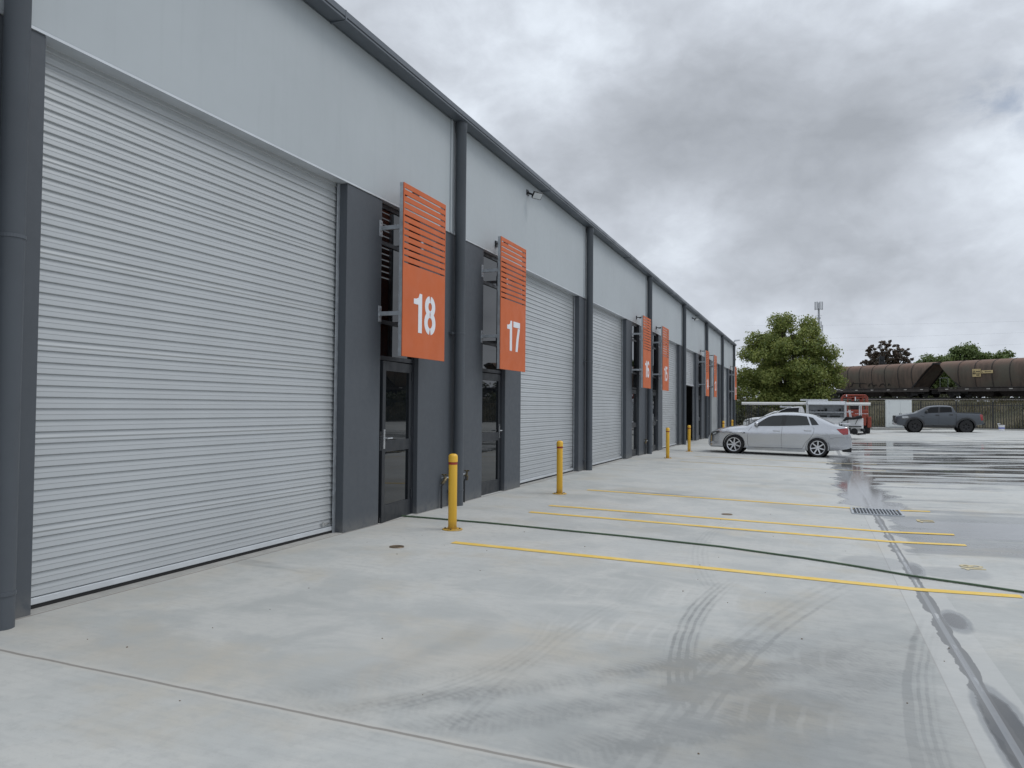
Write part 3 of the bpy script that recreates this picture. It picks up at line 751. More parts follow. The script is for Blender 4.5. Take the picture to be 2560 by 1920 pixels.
# taps on either side of downpipes
def taps(y, lb):
    global ORG
    ORG = Vector((WX, y, .03)); x = WX + .04
    r = empty('garden_tap', ORG, lb, 'tap', 'wall taps at the downpipes')
    b = MB(); b.tube([(x, y - .41, .0), (x, y - .41, .33), (x + .02, y - .39, .37)], .014, 8); b.tube([(x, y + .36, .0), (x, y + .36, .34), (x + .03, y + .40, .42)], .014, 8); b.build('standpipe', m_blackpipe, r)
    b = MB(); b.tube([(x, y - .33, .44), (x + .02, y - .05, .445)], .013, 8); b.tube([(x + .02, y + .10, .445), (x, y + .40, .45)], .013, 8)
    b.tube([(WX, y - .33, .44), (x, y - .33, .44)], .012, 8); b.build('crossbar', m_galv, r)
    for yy, q in ((y - .36, 1), (y + .41, -1)):
        b = MB(); b.tube([(x, yy - .03 * q, .36), (x + .02, yy, .41), (x + .02, yy + .05 * q, .44)], .026, 8); b.tube([(x + .02, yy, .44), (x + .02, yy, .49)], .014, 8)
        b.tube([(x + .02, yy - .04, .495), (x + .02, yy + .04, .495)], .010, 8); b.tube([(x - .02, yy, .495), (x + .06, yy, .495)], .010, 8); b.build('valve', m_brass, r)
    ORG = Vector((0, 0, 0))
taps(10.33, 'brass tap pair on black pipes at the downpipe between signs 18 and 17')
taps(24.62, 'brass tap pair on black pipes at the downpipe between signs 16 and 15')

# ------------------------------------------------------------------ bollards
def bollard_parts(r):
    b = MB(); b.lathe([(.045, 0.0), (.052, .008), (.052, .80), (.056, .802), (.056, .865), (.050, .886), (.030, .898), (0, .90)], (0, 0, .008), n=24); p = b.build('post', m_yellow, r, smooth=50)
    b = MB(); b.lathe([(.0575, .805), (.0575, .835)], (0, 0, .008), n=24)
    b = MB(); b.lathe([(.0525, .770), (.0535, .772), (.0535, .798), (.0525, .80)], (0, 0, .008), n=24); b.build('band', m_red, r)
    b = MB(); b.lathe([(0, .012), (.118, .012), (.122, .008), (.122, 0)], (0, 0, 0), n=28); pl = b.build('base_plate', m_yellow, r, smooth=40)
    b = MB()
    for a in (45, 135, 225, 315): b.lathe([(0, .026), (.010, .026), (.011, .012)], (.09 * math.cos(R(a)), .09 * math.sin(R(a)), 0), n=6)
    b.build('bolt', m_bolt, pl)
bl = [(-4.03, 8.36, 'beside the door under sign 18, closest to the camera'), (-4.04, 12.57, 'in front of the second roller door, beyond sign 17'), (-4.03, 23.0, 'in front of sign 16, third along the row'),
      (-4.00, 27.03, 'in front of sign 15, left of the silver sedan'), (-4.03, 38.2, 'showing over the silver sedan bonnet, the left one'), (-4.03, 42.55, 'showing over the silver sedan bonnet, the right one')]
first = None
for x, y, lb in bl:
    if first is None:
        first = empty('bollard', (x, y, gz(x)), '', 'bollard'); bollard_parts(first); o = first
    else: o = copy_tree(first); o.location = (x, y, gz(x))
    o.rotation_euler = (0, 0, random.uniform(0, 1.5))
    tag(o, 'yellow bollard with red band ' + lb, 'bollard', 'yellow bollards along the building')

# ------------------------------------------------------------------ vehicles (local axes: nose at x=0, tail at +x, near side y<0)
class Car:
    def __init__(s, sp): s.__dict__.update(sp)
    def top(s, x): return sum(interp(s.prof, min(max(x + q, 0), s.L)) for q in (-.05, -.025, 0, .025, .05)) / 5
    def bot(s, x): return interp(s.under, x)
    def w(s, x): return interp(s.plan, x)
    def belt(s, x): return interp(s.beltl, x)
    def ys(s, x, z):
        bl = s.belt(x); f = interp(s.side, min(z, bl) / bl)
        y = s.w(x) * f
        if z > bl: y -= (z - bl) * s.tumble
        return y
    def section(s, x):
        zb, zt = s.bot(x), s.top(x); cr = min(s.crown, (zt - zb) * .3); zs = zt - cr; pts = [(0, zb), (s.ys(x, zb) * .9, zb)]
        for i in range(15):
            z = zb + .02 + (zs - zb - .02) * i / 14; pts.append((s.ys(x, z), z))
        yT = s.ys(x, zs)
        for i in range(1, 8):
            p = R(90 * i / 7); pts.append((yT * max(0, math.cos(p)) ** .6, zs + cr * math.sin(p) ** .9))
        return pts
    def topy(s, x, k):   # point on the top arc, k in -1..1 across
        zb, zt = s.bot(x), s.top(x); cr = min(s.crown, (zt - zb) * .3); zs = zt - cr; yT = s.ys(x, zs)
        c = abs(k) ** (1 / .6); sn = math.sqrt(max(0, 1 - c * c))
        return math.copysign(yT * abs(k), k), zs + cr * sn ** .9
    def body(s, mat, root, name='body'):
        xs = sorted(set([round(s.L * i / 90, 4) for i in range(91)] + [.008, .02, .035, s.L - .008, s.L - .02, s.L - .035]))
        vs = []; fs = []; n = None
        for x in xs:
            p = s.section(x); ring = p + [(-a, b_) for a, b_ in p[-2:0:-1]]; n = len(ring)
            vs += [(x, -a, b_) for a, b_ in ring]
        for i in range(len(xs) - 1):
            for k in range(n): fs.append((i * n + k, i * n + (k + 1) % n, (i + 1) * n + (k + 1) % n, (i + 1) * n + k))
        fs.append(tuple(range(n))); fs.append(tuple((len(xs) - 1) * n + k for k in range(n)))
        b = MB(); b.add(vs, fs); me = b.mesh(name, mat)
        o = bpy.data.objects.new(name, me); COL.objects.link(o)
        c = MB()
        for xc, zc, r in s.arch:
            for sg in (-1, 1): c.lathe([(0, sg * .52), (r, sg * .52), (r, sg * 1.3), (0, sg * 1.3)], (xc, 0, zc), 'y', 40)
        co_ = c.build('cutter', mat)
        bo = o.modifiers.new('b', 'BOOLEAN'); bo.operation = 'DIFFERENCE'; bo.object = co_; bo.solver = 'EXACT'
        bpy.context.view_layer.update()
        me2 = bpy.data.meshes.new_from_object(o.evaluated_get(bpy.context.evaluated_depsgraph_get()))
        o.modifiers.clear(); o.data = me2; bpy.data.objects.remove(co_)
        me2.polygons.foreach_set('use_smooth', [True] * len(me2.polygons)); me2.set_sharp_from_angle(angle=R(32)); o.parent = root
        for xc, zc, r in s.arch:
            for sg in (-1, 1):
                c = MB(); c.lathe([(0, sg * .515), (r - .004, sg * .515), (r - .004, sg * (s.w(xc) - .05))], (xc, 0, zc), 'y', 32); c.build('wheel_well', m_rubber, root)
        return o
    def patch(s, poly, mat, root, name, off=.005, sides=(-1, 1), thick=0, cuts=2):
        out = []
        for sg in sides:
            bm = bmesh.new(); vv = [bm.verts.new((x, 0, z)) for x, z in poly]; f = bm.faces.new(vv)
            bmesh.ops.triangulate(bm, faces=[f])
            for _ in range(cuts): bmesh.ops.subdivide_edges(bm, edges=[e for e in bm.edges if e.calc_length() > .09], cuts=1, use_grid_fill=True); bmesh.ops.triangulate(bm, faces=bm.faces[:])
            for v in bm.verts: v.co.y = sg * (s.ys(v.co.x, v.co.z) + off)
            if thick:
                r_ = bmesh.ops.extrude_face_region(bm, geom=bm.faces[:])
                for v in [g for g in r_['geom'] if isinstance(g, bmesh.types.BMVert)]: v.co.y -= sg * thick
            bmesh.ops.recalc_face_normals(bm, faces=bm.faces)
            if not thick:
                a = sum((f.normal.y for f in bm.faces))
                if a * sg < 0: bmesh.ops.reverse_faces(bm, faces=bm.faces[:])
            me = bpy.data.meshes.new(name); bm.to_mesh(me); bm.free(); me.materials.append(mat)
            me.polygons.foreach_set('use_smooth', [True] * len(me.polygons)); me.set_sharp_from_angle(angle=R(30))
            o = bpy.data.objects.new(name, me); COL.objects.link(o); o.parent = root; out.append(o)
        return out
    def seam(s, b, path, hw=.004, off=.002, sides=(-1, 1), mat=None, root=None, name='door_seam'):
        P = []
        for (x0, z0), (x1, z1) in zip(path, path[1:]):
            n = max(1, int(math.hypot(x1 - x0, z1 - z0) / .08))
            P += [(x0 + (x1 - x0) * i / n, z0 + (z1 - z0) * i / n) for i in range(n)]
        P.append(path[-1])
        for sg in sides:
            b = MB(); b.ribbon(P, hw, lambda x, z: (x, sg * (s.ys(x, z) - .004), z), lambda x, z: (x, sg * (s.ys(x, z) + off), z)); b.build(name, mat or m_plastic, root)
    def screen(s, x0, x1, k, mat, root, name, off=.006):
        vs = []; n = 10; m_ = 13
        for i in range(n + 1):
            x = x0 + (x1 - x0) * i / n
            e = .02; sl = (s.top(x + e) - s.top(x - e)) / (2 * e); nn = math.hypot(1, sl); ox, oz = -sl / nn * off, off / nn
            for j in range(m_ + 1):
                y, z = s.topy(x, k * (-1 + 2 * j / m_)); vs.append((x + ox, y, z + oz))
        fs = [(i * (m_ + 1) + j, (i + 1) * (m_ + 1) + j, (i + 1) * (m_ + 1) + j + 1, i * (m_ + 1) + j + 1) for i in range(n) for j in range(m_)]
        b = MB(); b.add(vs, fs); return b.build(name, mat, root, smooth=60)
    def wheels(s, root, r, rim, wdt, mat, spokes=7, wy=None, sp_w=.045):
        for xc, zc, ra in s.arch:
            for sg in (-1, 1):
                yo = (wy or s.w(xc)) - .02; yc = sg * (yo - wdt / 2)
                q = sg
                b = MB()
                b.lathe([(rim + .004, q * (wdt / 2 - .004)), (rim + .006, q * (wdt / 2 + .002)), (rim - .016, q * (wdt / 2 - .004)), (rim - .026, q * (wdt / 2 - .05))], (xc, yc, r), 'y', 32)
                b.lathe([(.0, q * (wdt / 2 - .012)), (.045, q * (wdt / 2 - .014)), (.062, q * (wdt / 2 - .04))], (xc, yc, r), 'y', 16)
                ph = random.uniform(0, 6)
                for i in range(spokes):
                    t = ph + 2 * math.pi * i / spokes; ca, sa = math.cos(t), math.sin(t)
                    def pt(rad, tw, dep): return (xc + ca * rad - sa * tw, yc + q * (wdt / 2 - dep), r + sa * rad + ca * tw)
                    h0, h1 = sp_w * .62, sp_w * .5
                    b.hexa([pt(.04, -h0, .05), pt(.04, h0, .05), pt(rim - .01, h1, .045), pt(rim - .01, -h1, .045), pt(.04, -h0 * .8, .018), pt(.04, h0 * .8, .018), pt(rim - .01, h1 * .8, .010), pt(rim - .01, -h1 * .8, .010)])
                wo = b.build('wheel', mat, root, smooth=35)
                b = MB(); h = wdt / 2
                b.lathe([(rim - .002, -h + .01), (rim + .02, -h), (r - .03, -h), (r - .004, -h + .03), (r, -h + .06), (r, h - .06), (r - .004, h - .03), (r - .03, h), (rim + .02, h), (rim - .002, h - .01)], (xc, yc, r), 'y', 40)
                b.lathe([(0, q * (h - .075)), (rim - .004, q * (h - .07))], (xc, yc, r), 'y', 24)
                b.build('tyre', m_tyre, wo, smooth=45)

def mirror_part(car, root, x, z, mat, ln=.20, hh=.14, wd=.17):
    for sg in (-1, 1):
        y = car.ys(x, z); b = MB()
        b.tube([(x + .02, sg * (y - .02), z - .02), (x - .02, sg * (y + .07), z)], .025, 8)
        n = 10; pr = []
        b.lathe([(0, -wd / 2)] + [(hh / 2 * math.sin(R(180 * i / 8)) ** .6, -wd / 2 * math.cos(R(180 * i / 8))) for i in range(1, 8)] + [(0, wd / 2)], (x - .02, sg * (y + .12), z + .03), 'y', 14)
        b.build('mirror', mat, root, smooth=60)

SEDAN = dict(L=4.58, crown=.075, tumble=.36,
    prof=[(0, .50), (.015, .58), (.05, .655), (.12, .72), (.28, .80), (.45, .85), (.72, .91), (1.0, .945), (1.24, .965), (1.30, .985), (1.55, 1.14), (1.8, 1.275), (2.02, 1.372), (2.2, 1.42), (2.45, 1.452), (2.75, 1.465), (3.05, 1.452), (3.28, 1.425), (3.45, 1.385), (3.7, 1.275), (3.95, 1.155), (4.08, 1.105), (4.25, 1.085), (4.42, 1.06), (4.475, 1.03), (4.50, .95), (4.535, .74), (4.575, .62), (4.58, .56)],
    under=[(0, .33), (.03, .24), (.08, .19), (.6, .20), (1.3, .20), (3.1, .20), (3.9, .22), (4.3, .26), (4.5, .30), (4.58, .36)],
    plan=[(0, .50), (.012, .58), (.04, .655), (.1, .72), (.2, .775), (.4, .825), (.8, .862), (1.3, .868), (2.3, .872), (3.4, .868), (3.9, .85), (4.2, .815), (4.4, .765), (4.5, .70), (4.56, .62), (4.58, .55)],
    beltl=[(0, .90), (1.2, .915), (1.5, .93), (3.5, 1.02), (4.58, 1.03)],
    side=[(.0, .90), (.2, .925), (.28, .962), (.34, .966), (.42, .968), (.55, .978), (.70, .992), (.79, 1.0), (.815, .997), (.85, .968), (.93, .940), (1., .925)],
    arch=[(.885, .315, .372), (3.535, .315, .372)])
def px(u, v): return ((u - 133) / 382.5, ((754 + .032 * (u - 133)) - v) / 385 * 1.05)
def sedan(loc, mat, label, detail=True):
    r = empty('sedan', loc, label, 'car'); r.rotation_euler = (0, math.atan(.02), 0)
    c = Car(SEDAN); c.body(mat, r)
    PX = lambda *a: [px(*q) for q in a]
    c.patch(PX((712, 424), (770, 385), (830, 345), (890, 312), (940, 297), (1068, 289), (1040, 422)), m_cglass, r, 'front_window')
    c.patch(PX((1122, 290), (1250, 293), (1352, 305), (1392, 412), (1090, 421)), m_cglass, r, 'rear_window', )
    c.patch(PX((1372, 308), (1425, 322), (1462, 362), (1494, 408), (1412, 412)), m_cglass, r, 'quarter_window')
    c.patch(PX((1068, 289), (1122, 290), (1090, 421), (1040, 422)), m_plastic, r, 'pillar_cover', .003)
    c.screen(1.31, 2.05, .86, m_cglass, r, 'windscreen'); c.screen(3.50, 4.04, .84, m_cglass, r, 'rear_screen')
    b = MB()
    c.seam(b, PX((690, 432), (650, 480), (640, 530), (642, 640), (662, 678)), root=r); c.seam(b, PX((1062, 425), (1052, 560), (1058, 692)), root=r)
    c.seam(b, PX((1408, 414), (1440, 455), (1435, 500), (1400, 560), (1340, 620), (1305, 690)), root=r)
    c.seam(b, PX((662, 682), (1305, 694)), root=r); c.seam(b, PX((1855, 562), (1700, 560), (1620, 575)), .003, root=r)
    c.seam(b, PX((690, 433), (1040, 428), (1500, 414)), .010, .008, root=r, mat=mat, name='window_trim'); c.seam(b, PX((660, 641), (1320, 655)), .006, .006, root=r, mat=mat, name='window_trim')
    for sg in (-1, 1):
        for u, v in ((995, 480), (1365, 475)):
            x, z = px(u, v); y = c.ys(x, z); b = MB(); b.box(x - .115, x + .115, *sorted((sg * (y + .004), sg * (y + .036))), z - .022, z + .022); b.build('door_handle', mat, r, bevel=.012)
            b = MB()
    c.patch(PX((160, 545), (175, 515), (225, 488), (288, 484), (270, 512), (215, 540)), m_dkhead, r, 'headlight', .006)
    c.patch(PX((200, 532), (205, 512), (240, 500), (250, 515)), m_lens, r, 'headlight_bulb', .009, cuts=1)
    c.patch(PX((1700, 458), (1828, 446), (1838, 470), (1836, 522), (1778, 526), (1745, 500)), m_taill, r, 'tail_light', .007)
    c.patch(PX((172, 640), (180, 618), (215, 615), (222, 635), (205, 648)), m_lens, r, 'fog_light', .005, cuts=1)
    c.patch(PX((585, 500), (612, 500), (612, 512), (585, 512)), m_plastic, r, 'wing_badge', .004, cuts=0)
    c.patch(PX((620, 682), (1335, 700), (1340, 738), (640, 715)), mat, r, 'side_skirt', .028, thick=.05)
    for sg in (-1, 1):
        b = MB(); x, z = px(1740, 706)
    b = MB(); b.hexa([(4.18, -.62, 1.115), (4.49, -.60, 1.105), (4.49, .60, 1.105), (4.18, .62, 1.115), (4.20, -.60, 1.135), (4.50, -.58, 1.140), (4.50, .58, 1.140), (4.20, .60, 1.135)])
    for sg in (-1, 1): b.box(4.27, 4.36, *sorted((sg * .42, sg * .50)), 1.06, 1.116)
    b.build('spoiler', mat, r, bevel=.01)
    b = MB(); b.tube([(3.45, 0.1, 1.40), (3.62, .1, 1.46)], .006, 6); b.build('aerial', m_black, r)
    b = MB(); b.box(-.004, .05, -.42, .42, .27, .40); b.box(.03, .10, -.30, .30, .53, .60); b.build('grille', m_plastic, r)
    b = MB(); b.box(4.3, 4.565, -.55, .55, .20, .34); b.tube([(4.3, .45, .25), (4.6, .45, .25)], .04, 10); b.build('rear_valance', m_plastic, r)
    mirror_part(c, r, 1.63, 1.0, mat)
    c.wheels(r, .315, .225, .205, m_rim, 7)
    return r
sed = sedan((-3.41, 27.97, gz(-3.41)), m_silver, 'silver four door sedan parked across the bays, nose towards the building')
sed2 = sedan((-4.66, 57.6, gz(-4.66)), m_whitep, 'white car nearly hidden behind the silver sedan and the pipe-carrying ute')

# dark dual cab ute
UTE = dict(L=5.27, crown=.08, tumble=.30,
    prof=[(0, .98), (.02, 1.06), (.06, 1.10), (.25, 1.14), (.55, 1.20), (.95, 1.28), (1.22, 1.325), (1.30, 1.35), (1.55, 1.50), (1.85, 1.68), (2.05, 1.76), (2.4, 1.805), (2.8, 1.82), (3.2, 1.81), (3.40, 1.775), (3.50, 1.70), (3.58, 1.56), (3.64, 1.37), (3.70, 1.345), (4.4, 1.335), (5.12, 1.325), (5.17, 1.30), (5.20, 1.1), (5.24, .72), (5.27, .66)],
    under=[(0, .70), (.1, .50), (.3, .44), (1.0, .47), (4.4, .47), (4.9, .52), (5.2, .56), (5.27, .6)],
    plan=[(0, .70), (.03, .76), (.1, .82), (.3, .88), (.8, .93), (4.4, .93), (5., .915), (5.2, .88), (5.27, .84)],
    beltl=[(0, 1.22), (1.4, 1.30), (5.27, 1.34)],
    side=[(.0, .88), (.35, .93), (.5, .975), (.72, 1.0), (.85, .995), (.93, .965), (1., .945)],
    arch=[(1.19, .42, .50), (4.23, .42, .50)])
def px2(u, v): return ((u - 235) / 261, (745 - v) / 231)
r = empty('pickup_truck', (5.22, 59.45, gz(8)), 'dark slate grey dual cab ute parked side on near the fence', 'ute')
c = Car(UTE); c.body(m_utegrey, r)
PX = lambda *a: [px2(*q) for q in a]
c.patch(PX((705, 432), (730, 400), (800, 358), (920, 350), (912, 440), (770, 445)), m_cabglass, r, 'front_window')
c.patch(PX((950, 350), (1118, 352), (1130, 430), (940, 438)), m_cabglass, r, 'rear_window')
c.patch(PX((920, 350), (950, 350), (940, 440), (912, 440)), m_plastic, r, 'pillar_cover', .003)
c.screen(1.33, 1.98, .88, m_cglass, r, 'windscreen')
c.seam(b, PX((700, 440), (690, 520), (700, 625)), .006, root=r); c.seam(b, PX((925, 440), (922, 530), (925, 630)), .006, root=r); c.seam(b, PX((1150, 435), (1185, 500), (1170, 625)), .006, root=r); c.seam(b, PX((1192, 430), (1192, 620)), .012, root=r)
for xc, zc, ra in c.arch:
    b = MB()
    for sg in (-1, 1):
        n = 18; pts = [(xc + (ra + .045) * math.cos(R(-8 + 196 * i / n)), zc + (ra + .045) * math.sin(R(-8 + 196 * i / n))) for i in range(n + 1)]
        y = c.w(xc)
        b.ribbon(pts, .045, lambda x, z: (x, sg * (y - .06), z), lambda x, z: (x, sg * (y + .045), z))
    b.build('arch_flare', m_plastic, r, smooth=40)
c.patch(PX((345, 505), (350, 490), (465, 488), (475, 520), (430, 545), (335, 548)), m_dkhead, r, 'headlight', .006)
c.patch(PX((345, 512), (352, 498), (440, 496), (448, 518), (400, 530), (350, 530)), m_headl, r, 'headlight_bulb', .009, cuts=1)
c.patch(PX((1546, 462), (1588, 462), (1597, 550), (1562, 555)), m_taill, r, 'tail_light', .007)
c.patch(PX((690, 640), (1180, 640), (1170, 668), (700, 668)), m_plastic, r, 'side_step', .05, thick=.12)
b = MB(); b.box(-.03, .06, -.62, .62, .80, 1.10); b.box(-.05, .35, -.80, .80, .62, .79); b.build('grille', m_plastic, r, bevel=.02)
b = MB(); b.hexa([(-.06, -.66, .46), (.55, -.80, .38), (.55, .80, .38), (-.06, .66, .46), (-.06, -.66, .60), (.30, -.82, .56), (.30, .82, .56), (-.06, .66, .60)]); b.build('skid_plate', m_alu, r, bevel=.02)
b = MB(); b.box(-.066, -.055, -.18, .18, .62, .74); b.build('number_plate', m_white, r)
b = MB(); b.box(5.20, 5.36, -.80, .80, .52, .68); b.tube([(5.3, 0, .45), (5.45, 0, .45)], .03, 8); b.build('rear_bumper', m_plastic, r, bevel=.02)
b = MB(); b.box(3.72, 5.10, -.82, .82, 1.30, 1.352); b.build('tonneau_cover', m_plastic, r, bevel=.01)
for sg in (-1, 1):
    for u, v in ((900, 478), (1112, 470)):
        x, z = px2(u, v); y = c.ys(x, z); b = MB(); b.box(x - .11, x + .11, *sorted((sg * (y + .003), sg * (y + .04))), z - .03, z + .03); b.build('door_handle', m_plastic, r, bevel=.01)
c.patch(PX((630, 485), (665, 488), (690, 502), (660, 500)), m_plastic, r, 'wing_vent', .006, cuts=0)
mirror_part(c, r, 1.92, 1.36, m_plastic, hh=.2, wd=.24)
c.wheels(r, .41, .235, .27, m_rimdark, 6, wy=.97)

# white service ute carrying conduit
CAB = dict(L=2.86, crown=.07, tumble=.30,
    prof=[(0, .90), (.02, .98), (.1, 1.02), (.4, 1.075), (.75, 1.12), (.83, 1.15), (1.2, 1.34), (1.6, 1.54), (1.9, 1.655), (2.1, 1.70), (2.4, 1.735), (2.66, 1.74), (2.76, 1.70), (2.82, 1.5), (2.86, 1.2)],
    under=[(0, .55), (.1, .42), (.4, .40), (2.86, .42)],
    plan=[(0, .66), (.03, .72), (.12, .79), (.4, .85), (.9, .88), (2.86, .88)],
    beltl=[(0, 1.05), (2.86, 1.15)],
    side=[(.0, .90), (.4, .95), (.6, 1.), (.85, .99), (.95, .965), (1., .945)],
    arch=[(.80, .35, .42)])
r = empty('service_truck', (-3.26, 45.38, gz(-.5)), 'white service ute with open side hatch and long white pipe on its rack', 'ute')
c = Car(CAB); c.body(m_whitep, r)
c.patch([(1.30, 1.24), (1.62, 1.50), (1.95, 1.625), (2.55, 1.66), (2.50, 1.24)], m_cabglass, r, 'side_window')
c.screen(.86, 1.90, .86, m_cglass, r, 'windscreen')
c.patch([(.02, .86), (.06, .95), (.30, 1.0), (.62, 1.02), (.55, .90), (.30, .84)], m_headl, r, 'headlight', .006)
c.seam(b, [(1.24, 1.2), (1.2, .9), (1.3, .45)], .005, root=r); c.seam(b, [(2.60, 1.66), (2.58, .45)], .005, root=r)
mirror_part(c, r, 1.42, 1.26, m_plastic, hh=.2, wd=.22)
b = MB(); b.box(-.20, .05, -.75, .75, .42, .66); b.build('bull_bar', m_plastic, r, bevel=.03)
b = MB()     # service body shell
b.box(2.98, 4.84, -.90, .90, .62, 1.12); b.box(2.98, 3.03, -.90, .90, 1.12, 1.985); b.box(4.79, 4.84, -.90, .90, 1.12, 1.985); b.box(2.98, 4.84, -.02, .02, 1.12, 1.985); b.box(2.98, 4.84, -.88, .90, 1.985, 2.02)
b.build('canopy', m_whitep, r, bevel=.008)
b = MB(); b.box(3.03, 4.79, -.86, -.03, 1.40, 1.42); b.box(3.03, 4.79, -.86, -.84, 1.42, 1.46); b.box(3.03, 4.79, -.30, -.28, 1.12, 1.90); b.build('shelf', m_chequer, r)
b = MB(); b.hexa([(2.99, -1.42, 1.80), (4.83, -1.42, 1.80), (4.83, -.89, 1.955), (2.99, -.89, 1.955), (2.99, -1.43, 1.84), (4.83, -1.43, 1.84), (4.83, -.89, 1.995), (2.99, -.89, 1.995)]); b.build('side_hatch', m_chequer, r, bevel=.006)
b = MB()
for x in (2.95, 4.87): b.box(x - .035, x + .035, -.935, -.865, .62, 1.99)
b.box(2.99, 4.83, -.935, -.905, 1.10, 1.14); b.build('hatch_frame', m_alu, r)
b = MB()
for k in range(9):
    x = 3.12 + k * .18; hgt = random.choice((.08, .12, .2, .05)); b.box(x, x + random.uniform(.08, .15), -.7, -.45, 1.421, 1.421 + hgt)
for x, x2 in ((3.1, 3.5), (3.6, 3.95), (4.1, 4.6)): b.box(x, x2, -.75, -.4, 1.121, 1.121 + random.uniform(.1, .2))
b.build('tool_boxes', m_plastic, r)
b = MB(); b.box(4.85, 5.72, -.90, .90, .58, 1.12); b.box(2.6, 5.70, -.45, .45, .40, .579); b.build('tray', m_whitep, r, bevel=.01)
b = MB(); b.box(5.60, 5.80, -.80, .80, .42, .56); b.build('rear_bumper', m_plastic, r, bevel=.02)
b = MB()
for x in (5.62,):
    for y in (-.80, .80): b.beam((x, y, 1.12), (x, y, 1.79), .055)
for y in (-.80, .80): b.beam((5.15, y, 1.12), (5.08, y, 1.55), .05)
b.beam((5.62, -.85, 1.80), (5.62, .85, 1.80), .05); b.beam((2.93, -.85, 1.80), (2.93, .85, 1.80), .05); b.beam((2.93, -.8, 1.12), (2.93, -.8, 2.06), .06); b.beam((2.93, .8, 1.12), (2.93, .8, 2.06), .06)
b.build('ladder_rack', m_alu, r)
b = MB()
for x in (-.19, -.05): b.beam((x, -.62, .62), (x, -.62, 1.78), .035); b.beam((x, .62, .62), (x, .62, 1.78), .035)
b.beam((-.12, -.72, 1.79), (-.12, .72, 1.79), .05); b.build('front_rack', m_black, r)
b = MB(); b.beam((1.55, -.62, 1.70), (2.15, -.62, 1.70), .05, .07); b.beam((1.55, .62, 1.70), (2.15, .62, 1.70), .05, .07); b.beam((1.6, -.62, 1.74), (1.6, .62, 1.74), .05); b.build('cab_rack', m_alu, r)
Car.wheels(Car(dict(CAB, arch=[(.80, .35, .42), (4.35, .35, .42)])), r, .35, .21, .22, m_rim, 6, wy=.87)
def child_thing(name, x, y, z, lb, cat): return empty(name, (-3.26 + x, 45.38 + y, gz(-.5) + z), lb, cat)
b = MB(); ORG = Vector((-3.26, 45.38, gz(-.5)))
z = 1.875; y = 45.38 - .66; g = gz(-.5)
b.tube([(-3.72, y, g + z), (2.82, y, g + z)], .078, 18); p = b.build('conduit_pipe', m_pvc, smooth=40); p.location = ORG
tag(p, 'long white plastic pipe strapped on the white ute roof rack', 'pipe')
b = MB(); b.tube([(-.30, y + .25, g + z), (2.80, y + .25, g + z)], .045, 14); p = b.build('conduit_pipe', m_pvc, smooth=40); p.location = ORG
tag(p, 'shorter white pipe lying beside the long one on the ute rack', 'pipe')
b = MB(); yy = 45.38 - .30
for q in (0, .38): b.beam((-.60, yy + q, g + 2.075), (.75, yy + q, g + 2.075), .04, .09)
for k in range(5): b.beam((-.5 + k * .29, yy, g + 2.075), (-.5 + k * .29, yy + .38, g + 2.075), .03)
b.box(-.66, -.30, yy - .04, yy + .42, g + 2.03, g + 2.13)
p = b.build('ladder', m_alu); p.location = ORG; tag(p, 'aluminium ladder lying on top of the white ute canopy', 'ladder')
ORG = Vector((1.55, 44.6, g))
r = empty('bike_carrier', ORG, 'folded black bike carrier hanging at the white ute tail', 'bike carrier')
b = MB(); b.box(1.75, 2.36, 44.35, 44.85, g + .66, g + .71); b.tube([(2.0, 44.6, g + .7), (1.96, 44.6, g + 1.25)], .03, 8); b.tube([(2.36, 44.6, g + .68), (2.42, 44.6, g + .5), (2.5, 44.6, g + .45)], .03, 8); b.build('frame', m_black, r)
b = MB(); pts = [(1.50, 44.4, g + .98), (1.66, 44.35, g + 1.12), (1.95, 44.35, g + 1.10), (2.15, 44.35, g + 1.16), (2.36, 44.4, g + 1.20)]
b.tube(pts, [.05, .09, .06, .09, .10], 8); b.build('cover', m_rubber, r, smooth=50)
for pq in (((1.25, 44.4, g + .74), (1.52, 44.4, g + 1.0)), ((1.72, 44.4, g + .72), (1.70, 44.4, g + 1.05)), ((2.2, 44.4, g + 1.1), (2.06, 44.4, g + .8))):
    b = MB(); b.tube(pq, .014, 6); b.build('strap', m_black, r)
b = MB(); b.lathe([(0, -.04), (.15, -.04), (.17, 0), (.15, .04), (0, .04)], (2.02, 44.45, g + .42), 'y', 18); b.tube([(1.80, 44.4, g + .62), (1.84, 44.4, g + .34), (2.2, 44.4, g + .27), (2.55, 44.4, g + .32)], .04, 8); b.beam((2.53, 44.38, g + .27), (2.58, 44.42, g + .40), .03); b.build('clamp', m_rubber, r, smooth=40)
b = MB(); b.tube([(1.75, 41.2, g + .05), (2.0, 41.25, g + .05), (2.75, 41.4, g + .05)], [.05, .035, .045], 8); b.beam((2.2, 41.1, g + .03), (2.3, 41.6, g + .1), .06)
ORG = Vector((0, 0, 0))

# orange rough terrain forklift
g = gz(2.5); ORG = Vector((2.6, 55.4, g))
r = empty('forklift', ORG, 'orange forklift standing behind the white service ute', 'forklift')
b = MB(); b.box(1.95, 3.35, 55.0, 57.4, g + 1.05, g + 1.58); b.box(2.3, 3.2, 54.85, 55.0, g + .55, g + 1.30); b.build('counterweight', m_orangem, r, bevel=.05)
b = MB(); b.box(3.28, 3.52, 55.05, 56.6, g + .42, g + 1.12); b.box(1.72, 1.94, 55.05, 56.6, g + .42, g + 1.12); b.build('mudguard', m_orangem, r, bevel=.04)
b = MB()
for x in (1.80, 3.30):
    for y in (55.2, 57.0): b.tube([(x, y, g + 1.0), (x, y, g + 2.40), (x + (.12 if x < 2 else -.12), y, g + 2.53)], .045, 8)
for x in (2.12, 3.02): b.tube([(x, 55.15, g + 1.5), (x, 55.15, g + 2.5)], .035, 8)
